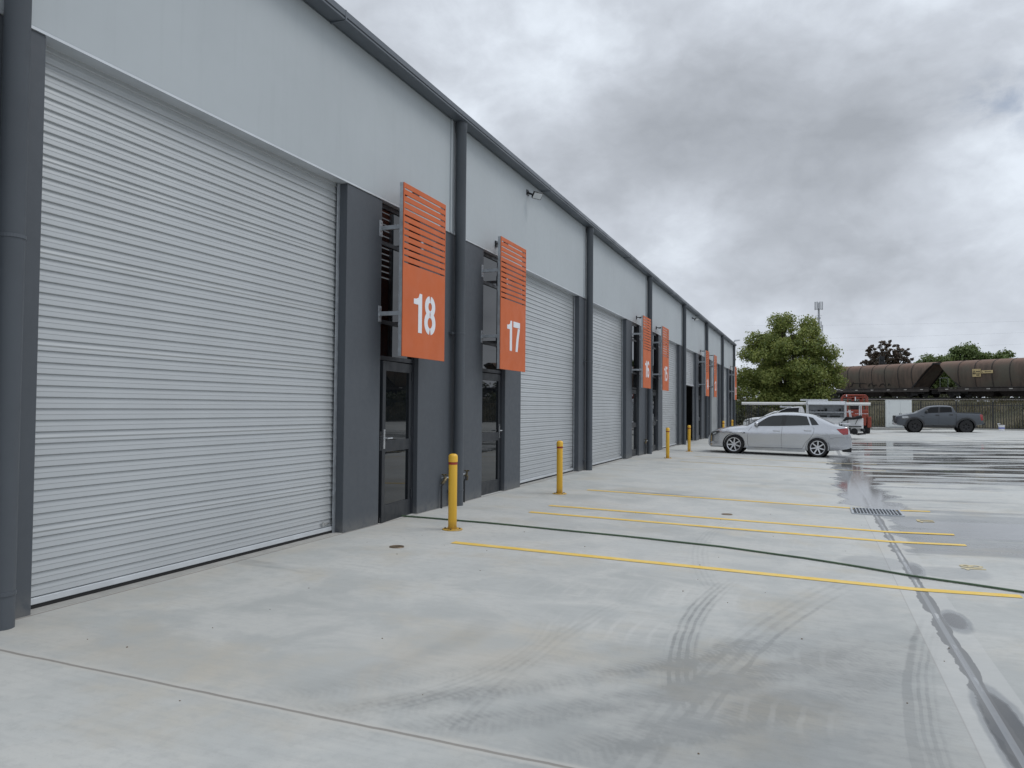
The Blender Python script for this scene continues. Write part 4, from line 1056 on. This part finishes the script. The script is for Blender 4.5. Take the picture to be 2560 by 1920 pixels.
for y in (55.2, 57.0): b.tube([(1.9, y, g + 2.53), (3.2, y, g + 2.53)], .05, 8)
for k in range(5): x = 2.0 + k * .28; b.tube([(x, 55.2, g + 2.53), (x, 57.0, g + 2.53)], .025, 6)
b.tube([(1.8, 55.2, g + 2.38), (3.3, 55.2, g + 2.38)], .04, 8); b.tube([(1.8, 55.2, g + 2.0), (3.3, 55.2, g + 2.0)], .03, 8); b.build('overhead_guard', m_orangem, r, smooth=50)
b = MB(); b.box(2.45, 2.60, 57.5, 57.7, g + .3, g + 2.42); b.box(2.95, 3.10, 57.5, 57.7, g + .3, g + 2.42); b.box(2.3, 3.2, 57.5, 57.72, g + 2.30, g + 2.42); b.build('mast', m_orangem, r)
b = MB(); b.box(2.55, 2.60, 55.08, 55.12, g + 2.16, g + 2.42); b.box(2.02, 2.08, 55.12, 55.2, g + 2.44, g + 2.56); b.build('beacon', m_white, r)
b = MB()
for k in range(7): b.box(2.0 + k * .065, 2.0 + k * .065 + .045, 54.992, 54.999, g + 1.40, g + 1.46)
for k in range(8): b.box(2.55 + k * .1, 2.55 + k * .1 + .07, 54.990, 54.998, g + 1.30, g + 1.335)
b.build('lettering', m_white, r)
for x in (1.86, 3.30):
    for y, rr in ((55.6, .36), (57.3, .42)):
        b = MB(); b.lathe([(.15, -.15), (rr - .05, -.16), (rr, -.11), (rr, .11), (rr - .05, .16), (.15, .15)], (x, y, g + rr), 'x', 26); wo = b.build('wheel', m_tyre, r, smooth=45)
        b = MB(); b.lathe([(0, -.12), (.16, -.13), (.16, .13), (0, .12)], (x, y, g + rr), 'x', 16); b.build('rim', m_orangem, wo)
b = MB(); b.box(2.3, 2.9, 55.9, 56.4, g + 1.58, g + 1.7); b.box(2.3, 2.9, 55.85, 55.97, g + 1.6, g + 2.15); b.build('seat', m_plastic, r, bevel=.04)
ORG = Vector((0, 0, 0))

# electrical cabinet, bucket
ORG = Vector((6.1, 66.2, .15))
r = empty('electrical_cabinet', ORG, 'large white two door electrical cabinet on a pad by the fence', 'cabinet')
b = MB(); b.box(5.24, 7.0, 65.7, 66.6, .20, 2.27); b.box(5.22, 7.02, 65.68, 66.62, 2.27, 2.30); b.build('body', m_cab, r, bevel=.01)
for x0, x1 in ((5.46, 6.215), (6.225, 6.98)):
    b = MB(); b.box(x0, x1, 65.675, 65.699, .27, 2.22); dr = b.build('door', m_cab, r, bevel=.006)
    hx = 6.17 if x0 < 6 else 6.27
    b = MB(); b.box(hx - .02, hx + .02, 65.655, 65.674, 1.16, 1.27); b.build('handle', m_black, dr)
for z in (.45, 1.25, 2.1):
    b = MB(); b.box(5.435, 5.455, 65.67, 65.699, z, z + .08); b.build('hinge', m_galv, r)
b = MB(); b.box(5.28, 6.96, 65.74, 66.56, .15, .20); b.build('plinth', m_galv, r)
ORG = Vector((12.54, 64., gz(12)))
r = empty('bucket', ORG, 'white plastic bucket with blue label on the ground by the fence', 'bucket')
x, y, z = ORG
b = MB(); b.lathe([(0, 0), (.17, 0), (.20, .40), (.215, .40), (.215, .44), (.195, .44), (.165, .03), (0, .03)], (x, y, z), n=22); b.build('tub', m_bucket, r, smooth=40)
b = MB(); b.lathe([(.191, .17), (.1985, .28)], (x, y, z), n=22); b.build('label', m_blue, r)
b = MB(); b.tube([(x - .2, y, z + .40), (x - .24, y, z + .55), (x - .1, y - .1, z + .52)], .02, 6); b.build('rag', m_white, r)
ORG = Vector((0, 0, 0))

# ------------------------------------------------------------------ fence
def fence_run(r, p, q, post=True):
    p = Vector(p); q = Vector(q); d_ = q - p; L = d_.length; d_.normalize(); nn = Vector((-d_.y, d_.x))
    n = max(1, round(L / 2.35)); st = L / n
    for i in range(n):
        a = p + d_ * st * i; b = MB()
        zb = .02
        if True:
            pb = MB(); pb.beam((a.x, a.y, -.1), (a.x, a.y, 2.22), .10); pb.build('post', m_black, r)
        k = 13
        for j in range(k):
            c_ = a + d_ * st * (j + .5 + .4) / (k + .8)
            b.beam((c_.x, c_.y, zb + .07), (c_.x, c_.y, 2.10), .042)
            b.add([(c_.x - .021, c_.y - .021, 2.10), (c_.x + .021, c_.y - .021, 2.10), (c_.x + .021, c_.y + .021, 2.10), (c_.x - .021, c_.y + .021, 2.10), (c_.x, c_.y, 2.15)], [(0, 1, 4), (1, 2, 4), (2, 3, 4), (3, 0, 4)])
        e_ = a + d_ * st
        for z in (.20, 1.92): b.beam((a.x + d_.x * .051, a.y + d_.y * .051, z), (e_.x - d_.x * .051, e_.y - d_.y * .051, z), .036, .05)
        b.build('fence_panel', m_black, r)
FX = 15.2
ORG = Vector((4, 68, 0))
r = empty('fence', ORG, 'black steel picket fence along the far edge of the yard', 'fence')
fence_run(r, (-9.2, 68), (FX, 68)); fence_run(r, (FX, 68), (FX + .6 * 44, 68 - .8 * 44))
ORG = Vector((0, 0, 0))

# ------------------------------------------------------------------ railway embankment and coal wagons
P0 = Vector((10.9, 88.)); TD = Vector((.6713, -.7412)); TN = Vector((-.7412, -.6713))     # along track, toward the camera side
GR = -.009
def tp(t, s, z): return (P0.x + TD.x * t + TN.x * s, P0.y + TD.y * t + TN.y * s, z + GR * t)
CL = -1.36                                   # track centre relative to the near wagon side
b = MB(); sec = [(9.6, -.25), (7.5, .35), (5.2, 1.2), (3.2, 2.0), (2.0, 2.35), (1.4, 2.45), (-4.4, 2.5), (-6.5, 2.2), (-9, 1.2), (-13, -.3)]
ts = [-150 + 3 * i for i in range(84)]; vs = []
rr = random.Random(3)
for t in ts:
    for k, (s, z) in enumerate(sec):
        vs.append(tp(t, s + rr.uniform(-.35, .35) * (0 < k < 5), z + rr.uniform(-.14, .14) * (0 < k < 5)))
n = len(sec)
b.add(vs, [(i * n + j, (i + 1) * n + j, (i + 1) * n + j + 1, i * n + j + 1) for i in range(len(ts) - 1) for j in range(n - 1)])
tag(b.build('embankment', m_field, smooth=70), kind='structure')
m_ballast = M('rail_ballast', (.16, .145, .13), .95, var=.4, vscale=6, bump=.8, bscale=14)
b = MB(); vs = []
for t in ts[::4] + [ts[-1]]:
    for s, z in ((1.2, 2.56), (.2, 2.68), (-3.2, 2.68), (-4.2, 2.56)): vs.append(tp(t, s, z))
n = 4; b.add(vs, [(i * n + j, (i + 1) * n + j, (i + 1) * n + j + 1, i * n + j + 1) for i in range(len(ts[::4])) for j in range(3)])
tag(b.build('ballast', m_ballast), kind='structure')
for s, nm in ((CL + .72, 'near'), (CL - .72, 'far')):
    b = MB(); b.beam(tp(-150, s, 2.75), tp(90, s, 2.75), .07, .14)
    tag(b.build('rail', m_bogie), f'steel rail of the track under the coal wagons, the {nm} one', 'rail', 'rails of the track')

RZ = 2.82
def wagon(t0, L, label, plates, graffiti, group):
    """t0: centre along track; local coordinate u along track (toward the right of the photo)"""
    global ORG
    ORG = Vector(tp(t0, CL, RZ))
    r = empty('coal_wagon', ORG, label, 'train wagon', group)
    def W(u, s, z): return tp(t0 + u, CL + s, RZ + z)
    h = L / 2; ins = 2.45
    def side(z):     # half width of the tub at height z above rail (bulging sides, curved top)
        return interp([(1.0, 1.08), (1.3, 1.17), (1.8, 1.29), (2.3, 1.36), (2.7, 1.35), (3.05, 1.27), (3.3, 1.12), (3.48, .88), (3.6, .52), (3.66, 0)], z)
    zs = [1.0, 1.3, 1.6, 1.9, 2.2, 2.5, 2.8, 3.05, 3.2, 3.32, 3.42, 3.5, 3.57, 3.62, 3.66]
    def endu(z): return h - ins * max(0, min(1, (3.45 - z) / 2.45))
    nu = 12; vs = []; rows = [(zz, 1) for zz in zs] + [(zz, -1) for zz in zs[-2::-1]]
    for zz, sg in rows:
        for i in range(nu + 1):
            vs.append(W(-endu(zz) + 2 * endu(zz) * i / nu, sg * side(zz), zz))
    m_ = nu + 1; fs = [(j * m_ + i, j * m_ + i + 1, (j + 1) * m_ + i + 1, (j + 1) * m_ + i) for j in range(len(rows) - 1) for i in range(nu)]
    fs.append(tuple(j * m_ for j in range(len(rows)))); fs.append(tuple(j * m_ + nu for j in range(len(rows))))
    fs.append(tuple(i for i in range(m_)) + tuple((len(rows) - 1) * m_ + i for i in range(m_ - 1, -1, -1)))
    b = MB(); b.add(vs, fs); b.build('hopper', m_rust, r, smooth=40)
    us = [-5.25, -3.5, -1.75, 0, 1.75, 3.5, 5.25]
    for u in us:
        pr = [(z, side(z)) for z in zs[:-1]]
        for sg in (1, -1):
            b = MB()
            for (za, a), (zb, c_) in zip(pr, pr[1:]):
                if endu(za) > abs(u) + .05: b.beam(W(u, sg * (a + .012), za), W(u, sg * (c_ + .012), zb), .07, .05, up=(TN.x, TN.y, 0))
            b.build('rib', m_sill, r)
    b = MB()
    for e in (-1, 1):
        for sg in (-1, 1): b.beam(W(e * (endu(1.0) + .02), sg * 1.22, 1.0), W(e * (h + .0), sg * 1.0, 3.45), .10, .14)
        b.beam(W(e * h, -1.05, 3.46), W(e * h, 1.05, 3.46), .12, .14)
        for k in (): b.beam(W(e * (endu(1.0) - .1), k, .95), W(e * (h - .25), k, 3.1), .08, .12)
    b.build('end_frame', m_bogie, r)
    b = MB()
    for sg in (-1, 1): b.beam(W(-h + .2, sg * 1.42, .98), W(h - .2, sg * 1.42, .98), .16, .07); b.beam(W(-h + .2, sg * 1.44, .74), W(h - .2, sg * 1.44, .74), .10, .30)
    b.beam(W(-h + .2, 0, .84), W(h - .2, 0, .84), 2.6, .12); b.build('sill', m_sill, r)
    b = MB(); 
    for u in (-3.2, 0, 3.2): b.hexa([W(u - 1.0, -.6, .1), W(u + 1.0, -.6, .1), W(u + 1.0, .6, .1), W(u - 1.0, .6, .1), W(u - 1.6, -1.15, .78), W(u + 1.6, -1.15, .78), W(u + 1.6, 1.15, .78), W(u - 1.6, 1.15, .78)])
    b.build('chute', m_sill, r)
    for e in (-1, 1):
        b = MB(); u0 = e * (h - 2.1)
        for sg in (-1, 1):
            b.beam(W(u0 - 1.2, sg * 1.15, .52), W(u0 + 1.2, sg * 1.15, .52), .14, .22); b.beam(W(u0 - .4, sg * 1.15, .40), W(u0 + .4, sg * 1.15, .40), .2, .36)
        b.beam(W(u0, -1.1, .6), W(u0, 1.1, .6), .4, .25); bo = b.build('bogie', m_bogie, r)
        for q in (-.9, .9):
            b = MB()
            for sg in (-.75, .75):
                p = Vector(W(u0 + q, sg - .06, .46)); p2 = Vector(W(u0 + q, sg + .06, .46)); b.tube([p, p2], .45, 24)
            b.tube([W(u0 + q, -.75, .46), W(u0 + q, .75, .46)], .08, 8); b.build('wheelset', m_bogie, bo, smooth=40)
    for e in (-1, 1):
        b = MB(); b.beam(W(e * (h - .2), 0, .8), W(e * (h + .38), 0, .8), .25, .3); b.beam(W(e * (h - .1), -1.1, .55), W(e * (h - .1), 1.1, .55), .08, .35); b.build('coupler', m_bogie, r)
    for e in (-1,):
        b = MB(); u = e * (h - .75)
        for du in (-.45, .45): b.tube([W(u + du, 1.3, .9), W(u + du, 1.3, 1.95)], .013, 6)
        b.tube([W(u - .45, 1.3, 1.95), W(u + .45, 1.3, 1.95)], .013, 6); b.build('handrail', m_mast, r)
    for u in (-6.4, -4.2, -2.0, .2, 2.4, 4.6, 6.6):
        b = MB(); b.hexa([W(u - .18, 1.492, .78), W(u + .18, 1.492, .78), W(u + .18, 1.492, .86), W(u - .18, 1.492, .86), W(u - .18, 1.50, .78), W(u + .18, 1.50, .78), W(u + .18, 1.50, .86), W(u - .18, 1.50, .86)]); b.build('marker', m_palep, r)
    def F0(off): return lambda u, z: W(u, side(z) + off, z)
    def slab(u0, u1, z0, z1, off, th, mat, par, name):
        b = MB(); f0, f1 = F0(off), F0(off + th)
        b.hexa([f0(u0, z0), f0(u1, z0), f1(u1, z0), f1(u0, z0), f0(u0, z1), f0(u1, z1), f1(u1, z1), f1(u0, z1)]); return b.build(name, mat, par)
    if plates:
        u = -h + 3.92
        pl = slab(u, u + .86, 1.98, 2.72, .055, .02, m_cream, r, 'name_plate')
        b = MB(); f0, f1 = F0(.076), F0(.082)
        b.ribbon([(u + .08, 2.30), (u + .20, 2.58), (u + .32, 2.30)], .018, f0, f1, True)
        for k in range(3): b.prism([(u + .38 + k * .15, 2.42), (u + .49 + k * .15, 2.42), (u + .49 + k * .15, 2.50), (u + .38 + k * .15, 2.50)], f0, f1)
        b.prism([(u + .06, 2.24), (u + .80, 2.24), (u + .80, 2.28), (u + .06, 2.28)], f0, f1)
        for k in range(3): b.prism([(u + .42 + k * .11, 2.08), (u + .50 + k * .11, 2.08), (u + .50 + k * .11, 2.18), (u + .42 + k * .11, 2.18)], f0, f1)
        b.build('lettering', m_ink, pl)
        pl = slab(u + .95, u + 2.10, 2.28, 2.56, .055, .02, m_cream, r, 'arrow_plate')
        b = MB(); b.prism([(u + 1.25, 2.42), (u + 1.40, 2.48), (u + 1.40, 2.445), (u + 1.95, 2.445), (u + 1.95, 2.395), (u + 1.40, 2.395), (u + 1.40, 2.36)], f0, f1)
        b.prism([(u + 1.03, 2.44), (u + 1.08, 2.44), (u + 1.08, 2.36), (u + 1.14, 2.36), (u + 1.14, 2.34), (u + 1.03, 2.34)], f0, f1); b.build('lettering', m_ink, pl)
    if graffiti:
        b = MB(); f0, f1 = F0(.004), F0(.045)
        for path in ([(-3.3, 1.25), (-2.95, 1.35), (-2.7, 1.72), (-2.55, 1.60), (-1.2, 1.58), (-.8, 1.52)], [(-1.95, 1.18), (-1.75, 1.6)], [(-.6, 1.22), (-.42, 1.5), (-.1, 1.55), (.05, 1.38), (.22, 1.25), (.35, 1.40), (.55, 1.38)], [(.9, 1.2), (1.15, 1.45), (1.5, 1.5), (1.68, 1.3)],
                     [(-6.6, 1.25), (-6.3, 1.45), (-6.0, 1.22), (-5.6, 1.4), (-5.2, 1.2)], [(-4.95, 1.15), (-4.9, 2.05)], [(-5.5, 1.5), (-4.3, 1.42)], [(-5.4, 1.2), (-4.7, 1.55), (-4.2, 1.25)], [(2.1, 1.3), (2.25, 1.5), (2.4, 1.32)]):
            b.ribbon(path, .035, f0, f1)
        b.build('graffiti', m_graf, r)
    ORG = Vector((0, 0, 0))
wagon(.30 - 7.6, 15.2, 'rusty brown hopper wagon with dark graffiti, partly hidden behind the big tree', False, True, 'rusty coal wagons on the embankment')
wagon(1.0 + 7.6, 15.2, 'rusty brown hopper wagon with two cream plates on its side', True, False, 'rusty coal wagons on the embankment')
# vegetation -------------------------------------------------------
def foliage(name, parent, clumps, per, size, mat, seed, flat=.75):
    g = np.random.default_rng(seed); C = np.array([c[:3] for c in clumps]); Rd = np.array([c[3] for c in clumps])
    n = np.maximum(20, (per * (Rd / Rd.mean()) ** 2).astype(int)); idx = np.repeat(np.arange(len(clumps)), n); N = len(idx)
    dr = g.normal(size=(N, 3)); dr /= np.linalg.norm(dr, axis=1)[:, None]; dr[:, 2] *= flat
    rad = Rd[idx] * (1 - .62 * g.random(N) ** 1.6) * (1 + .16 * g.normal(size=N))
    p = C[idx] + dr * rad[:, None]
    nrm = dr + .75 * g.normal(size=(N, 3)) + np.array([0, 0, .5]); nrm /= np.linalg.norm(nrm, axis=1)[:, None]
    a = np.cross(nrm, g.normal(size=(N, 3))); a /= np.linalg.norm(a, axis=1)[:, None]; bb = np.cross(nrm, a)
    s = size * (.55 + .9 * g.random(N))[:, None]
    V = np.empty((N, 4, 3)); V[:, 0] = p - a * s * .5; V[:, 1] = p + bb * s * .34 - a * s * .05; V[:, 2] = p + a * s * .55; V[:, 3] = p - bb * s * .34 - a * s * .05
    V -= np.array(ORG)
    me = bpy.data.meshes.new(name); me.vertices.add(N * 4); me.vertices.foreach_set('co', V.ravel())
    me.loops.add(N * 4); me.loops.foreach_set('vertex_index', np.arange(N * 4)); me.polygons.add(N); me.polygons.foreach_set('loop_start', np.arange(N) * 4)
    me.materials.append(mat); me.update(calc_edges=True); me.validate()
    o = bpy.data.objects.new(name, me); COL.objects.link(o); o.parent = parent; return o
def limbs(parent, base, clumps, r0, seed, fork=.35, name='trunk'):
    rn = random.Random(seed); b = MB(); base = Vector(base); top = Vector((sum(c[0] for c in clumps) / len(clumps), sum(c[1] for c in clumps) / len(clumps), base.z + (max(c[2] for c in clumps) - base.z) * fork))
    b.tube([base - Vector((0, 0, .3)), base + (top - base) * .12, base.lerp(top, .5) + Vector((rn.uniform(-.2, .2), rn.uniform(-.2, .2), 0)), top], [r0 * 1.4, r0 * 1.05, r0 * .9, r0 * .75], 10)
    for c in clumps:
        e = Vector(c[:3]); m1 = top.lerp(e, .5) + Vector((rn.uniform(-.4, .4), rn.uniform(-.4, .4), rn.uniform(0, .5)))
        b.tube([top.lerp(base, .15 * rn.random()), m1, e], [r0 * .34, r0 * .2, r0 * .07], 6)
        for _ in range(2): b.tube([m1.lerp(e, rn.random()), e + Vector((rn.uniform(-1, 1), rn.uniform(-1, 1), rn.uniform(-.3, 1))) * c[3] * .7], [r0 * .1, r0 * .03], 5)
    return b.build(name, m_bark, parent, smooth=60)
def crown_pts(cx, cy, cz, rx, ry, rz, n, rmin, rmax, seed, shell=.55, zmin=None):
    rn = random.Random(seed); out = []; tries = 0
    while len(out) < n and tries < 6000:
        tries += 1
        v = Vector((rn.gauss(0, 1), rn.gauss(0, 1), rn.gauss(0, 1))).normalized(); k = shell + (1 - shell) * rn.random() ** .6
        p = (cx + v.x * rx * k, cy + v.y * ry * k, cz + v.z * rz * k); rad = rn.uniform(rmin, rmax)
        if zmin is not None and p[2] < zmin: continue
        if all((Vector(p) - Vector(q[:3])).length > .62 * (rad + q[3]) * .72 for q in out): out.append((*p, rad))
    return out
def tree(name, base, clumps, per, size, mat, r0, seed, label, cat='tree', group=None, fork=.35):
    global ORG
    ORG = Vector(base); r = empty(name, ORG, label, cat, group)
    foliage('crown', r, clumps, per, size, mat, seed); limbs(r, base, clumps[::2], r0, seed, fork); ORG = Vector((0, 0, 0)); return r
cl = crown_pts(-2.1, 75, 5.4, 3.8, 3.4, 4.1, 140, .46, .90, 11, .5, 1.5)
cl += [(-6.3, 74.2, 1.7, 1.0), (-6.9, 74.6, 2.9, .9), (-6.6, 74.4, 4.0, .9), (-7.4, 74.8, 1.6, .9), (-2.9, 74.2, 9.5, 1.05), (-2.2, 74.8, 9.7, .9), (-.4, 74.5, 9.3, .95), (-.2, 74.0, 8.6, .9), (-4.9, 74.2, 7.9, 1.0), (-5.6, 74, 6.6, 1.0), (1.4, 74, 6.6, .95), (2.0, 73.6, 4.0, .9), (1.9, 73.8, 5.2, .8), (-5.8, 73.5, 4.6, 1.1), (-5.7, 73.2, 3.1, 1.1),
       (-4.2, 72.3, 2.5, 1.2), (-2.6, 72.2, 2.1, 1.2), (-.6, 72.4, 2.3, 1.1), (.7, 72.6, 2.9, 1.0), (-3.6, 71.8, 4.4, 1.1), (-1.2, 71.7, 5.2, 1.1), (-4.3, 72.1, 6.2, 1.0), (.3, 72.2, 4.5, 1.0), (-2.5, 71.9, 7.0, 1.0)]
tree('maple_tree', (-2.0, 75, 0), cl, 440, .175, m_leaf, .30, 5, 'big bushy yellow green tree behind the fence beside the building end', fork=.22)
cl = crown_pts(10.6, 130, 8.0, 3.9, 2.6, 4.1, 330, .16, .36, 21, .30, 6.4)
tree('bronze_tree', (10.4, 130, 0), cl, 16, .36, m_leafred, .34, 9, 'sparse bronze leaved tree rising behind the left wagon', fork=.45)
gt = [((16.2, 120, 0), crown_pts(15.9, 120, 6.2, 2.6, 2.2, 3.3, 40, .8, 1.3, 31, .5, 2.5), 'green tree seen in the gap between the two wagons'),
      ((19.9, 121, 0), crown_pts(19.9, 121, 7.2, 2.9, 2.2, 3.1, 40, .8, 1.3, 32, .5, 3), 'tallest green tree showing above the wagon with cream plates'),
      ((23.8, 122, 0), crown_pts(24.0, 122, 6.9, 2.2, 2.2, 2.7, 30, .7, 1.2, 33, .5, 3), 'smaller rounded green tree right of the tallest one behind the train'),
      ((26.6, 123, 0), crown_pts(26.6, 123, 6.6, 1.2, 1.6, 2.3, 12, .6, .9, 34, .5, 3), 'rightmost small green tree peeking over the far wagon roof')]
for i, (bs, c_, lb) in enumerate(gt): tree('broadleaf_tree', bs, c_, 330, .33, m_leaf2, .3, 40 + i, lb, group='green trees behind the train')
bk = [tp(t_, -6.6, 2.0) for t_ in (-26, -22.5, -19, -15.5, -12, -8.5, -5, -1.5, 2.2, 4.8, 7.5, 10, 12.5, 15, 17.5)]  # scrub row added to block bright sky showing under the wagons
for i, p_ in enumerate(bk):
    cs = [(p_[0] + random.uniform(-1.6, 1.6), p_[1] + random.uniform(-1.2, 1.2), p_[2] + random.uniform(.2, 2.0), random.uniform(.7, 1.05)) for _ in range(10)]
    ORG = Vector(p_); r = empty('shrub', ORG, 'dark scrub added beyond the track to block the sky under the coal wagons', 'shrub', 'added scrub beyond the track'); foliage('foliage', r, cs, 90, .30, m_shrub, 90 + i); limbs(r, p_, cs[:4], .05, 110 + i, .3, 'stem'); ORG = Vector((0, 0, 0))
shr = [(-8.4, 70.6, 1.6, 'leftmost dark shrub behind the fence by the building corner'), (-6.6, 70.2, 1.3, 'dark shrub behind the fence beneath the left of the big tree'), (-4.4, 70.4, 1.5, 'dark shrub behind the fence right under the long white pipe'), (-1.9, 70.3, 1.4, 'dark shrub behind the fence beneath the middle of the big tree'),
       (.6, 70.3, 1.3, 'dark shrub behind the fence above the white ute cab'), (2.6, 70.8, 1.1, 'low dark shrub behind the fence by the forklift'), (16.2, 70.2, 1.5, 'grey green scrubby bush on the bank below the right wagon'), (18.2, 69.4, 1.3, 'scrubby bush at the right edge of the bank')]
for i, (x, y, h_, lb) in enumerate(shr):
    zb = 1.4 if i >= 6 else 0.
    cs = [(x + random.uniform(-.9, .9), y + random.uniform(-.4, .5), zb + random.uniform(.3, h_), random.uniform(.4, .7)) for _ in range(9)]
    ORG = Vector((x, y, zb)); r = empty('shrub', ORG, lb, 'shrub', 'shrubs behind the fence'); foliage('foliage', r, cs, 130, .17, m_shrub, 60 + i); limbs(r, (x, y, zb), cs[:5], .05, 70 + i, .3, 'stem'); ORG = Vector((0, 0, 0))
# dry grass on the bank
g = np.random.default_rng(4); N = 24000
t = g.uniform(-34, 34, N); s = g.uniform(1.2, 8.6, N); z = np.interp(s, [1.4, 2.0, 3.2, 5.2, 7.5, 9.6], [2.4, 2.32, 1.97, 1.15, .3, -.2]) + GR * t
bx = P0.x + TD.x * t + TN.x * s; by = P0.y + TD.y * t + TN.y * s
tall = (.18 + .34 * g.random(N) ** 2) * (1 + .8 * (np.sin(t * .9) > .3) * (s > 1.8)) * np.where((t < 3.5) & (s < 4.5), .35, 1.); az = g.uniform(0, 6.28, N); ln = g.normal(0, .22, (N, 2)); wd = .014 + .018 * g.random(N)
V = np.empty((N, 3, 3)); V[:, 0] = np.stack([bx - np.cos(az) * wd, by - np.sin(az) * wd, z - .05], 1); V[:, 1] = np.stack([bx + np.cos(az) * wd, by + np.sin(az) * wd, z - .05], 1)
V[:, 2] = np.stack([bx + ln[:, 0] * tall * 2, by + ln[:, 1] * tall * 2, z + tall], 1)
keep = by > 68.4; V = V[keep]; N = len(V)
me = bpy.data.meshes.new('dry_grass'); me.from_pydata(V.reshape(-1, 3).tolist(), [], np.arange(N * 3).reshape(-1, 3).tolist()); me.materials.append(m_dry)
o = bpy.data.objects.new('dry_grass', me); COL.objects.link(o); tag(o, 'dry straw coloured grass covering the railway bank', 'grass', kind='stuff')

# cell tower, street lamp, signal, power lines
ORG = Vector((1.35, 200, 0)); r = empty('cell_tower', ORG, 'grey mobile phone mast rising behind the big tree', 'mast')
b = MB(); b.tube([(1.35, 200, 0), (1.35, 200, 12), (1.35, 200, 26.2)], [.50, .36, .22], 12); b.build('mast', m_mast, r, smooth=50)
b = MB(); b.tube([(.6, 199.7, 25.9), (1.35, 200.9, 25.9), (2.1, 199.7, 25.9), (.6, 199.7, 25.9)], .06, 6); b.tube([(.6, 199.7, 24.3), (2.1, 199.7, 24.3)], .03, 6); b.box(.95, 1.75, 199.7, 200.3, 23.6, 23.9); b.build('headframe', m_mast, r)
for x, y in ((.55, 199.6), (1.0, 199.4), (1.62, 199.4), (2.12, 199.6), (1.35, 200.9)):
    b = MB(); b.box(x - .17, x + .17, y - .1, y + .1, 25.7, 27.7); b.build('antenna', m_antenna, r, bevel=.05)
for x, z in ((1.85, 21.3), (2.15, 20.4)):
    b = MB(); b.box(x - .13, x + .13, 199.5, 199.7, z, z + 1.6); b.build('antenna', m_antenna, r); 
ORG = Vector((-5.75, 62, 0)); r = empty('street_lamp', ORG, 'street lamp head showing past the far end of the gutter', 'street lamp')
b = MB(); b.tube([(-5.85, 62, 0), (-5.85, 62, 6.6), (-5.65, 62, 6.82)], [.08, .055, .04], 8); b.build('pole', m_mast, r)
b = MB(); b.hexa([(-5.72, 61.9, 6.76), (-5.28, 61.9, 6.82), (-5.28, 62.1, 6.82), (-5.72, 62.1, 6.76), (-5.72, 61.93, 6.88), (-5.30, 61.93, 6.90), (-5.30, 62.07, 6.90), (-5.72, 62.07, 6.88)]); b.build('lamp_head', m_antenna, r)
ORG = Vector((8.9, 118, 0)); r = empty('railway_signal', ORG, 'black railway signal head standing in front of the bronze tree', 'signal')
b = MB(); b.tube([(8.9, 118, 0), (8.9, 118, 8.4)], .09, 8); b.build('pole', m_black, r)
b = MB(); b.box(8.55, 9.25, 117.8, 118.1, 7.35, 9.0); 
for z in (7.6, 8.1, 8.6): b.tube([(8.9, 117.8, z), (8.9, 117.55, z)], .16, 10)
b.build('signal_head', m_black, r)
ORG = Vector((0, 0, 0))
for k, (y, z0, z1, lb) in enumerate([(150, 17.2, 17.9, 'thin power line crossing the sky, the upper strand'), (150, 14.6, 16.3, 'thin power line crossing the sky, the middle strand'), (150, 12.2, 14.6, 'thin power line crossing the sky, the lower strand')]):
    b = MB(); pts = []
    for i in range(25):
        f = i / 24; x = -12 + 75 * f; pts.append((x, y + 10 * f, z0 + (z1 - z0) * f - 1.2 * 4 * f * (1 - f) * .4))
    b.tube(pts, .0055, 5); tag(b.build('power_line', m_wire), lb, 'wire', 'power lines over the railway')
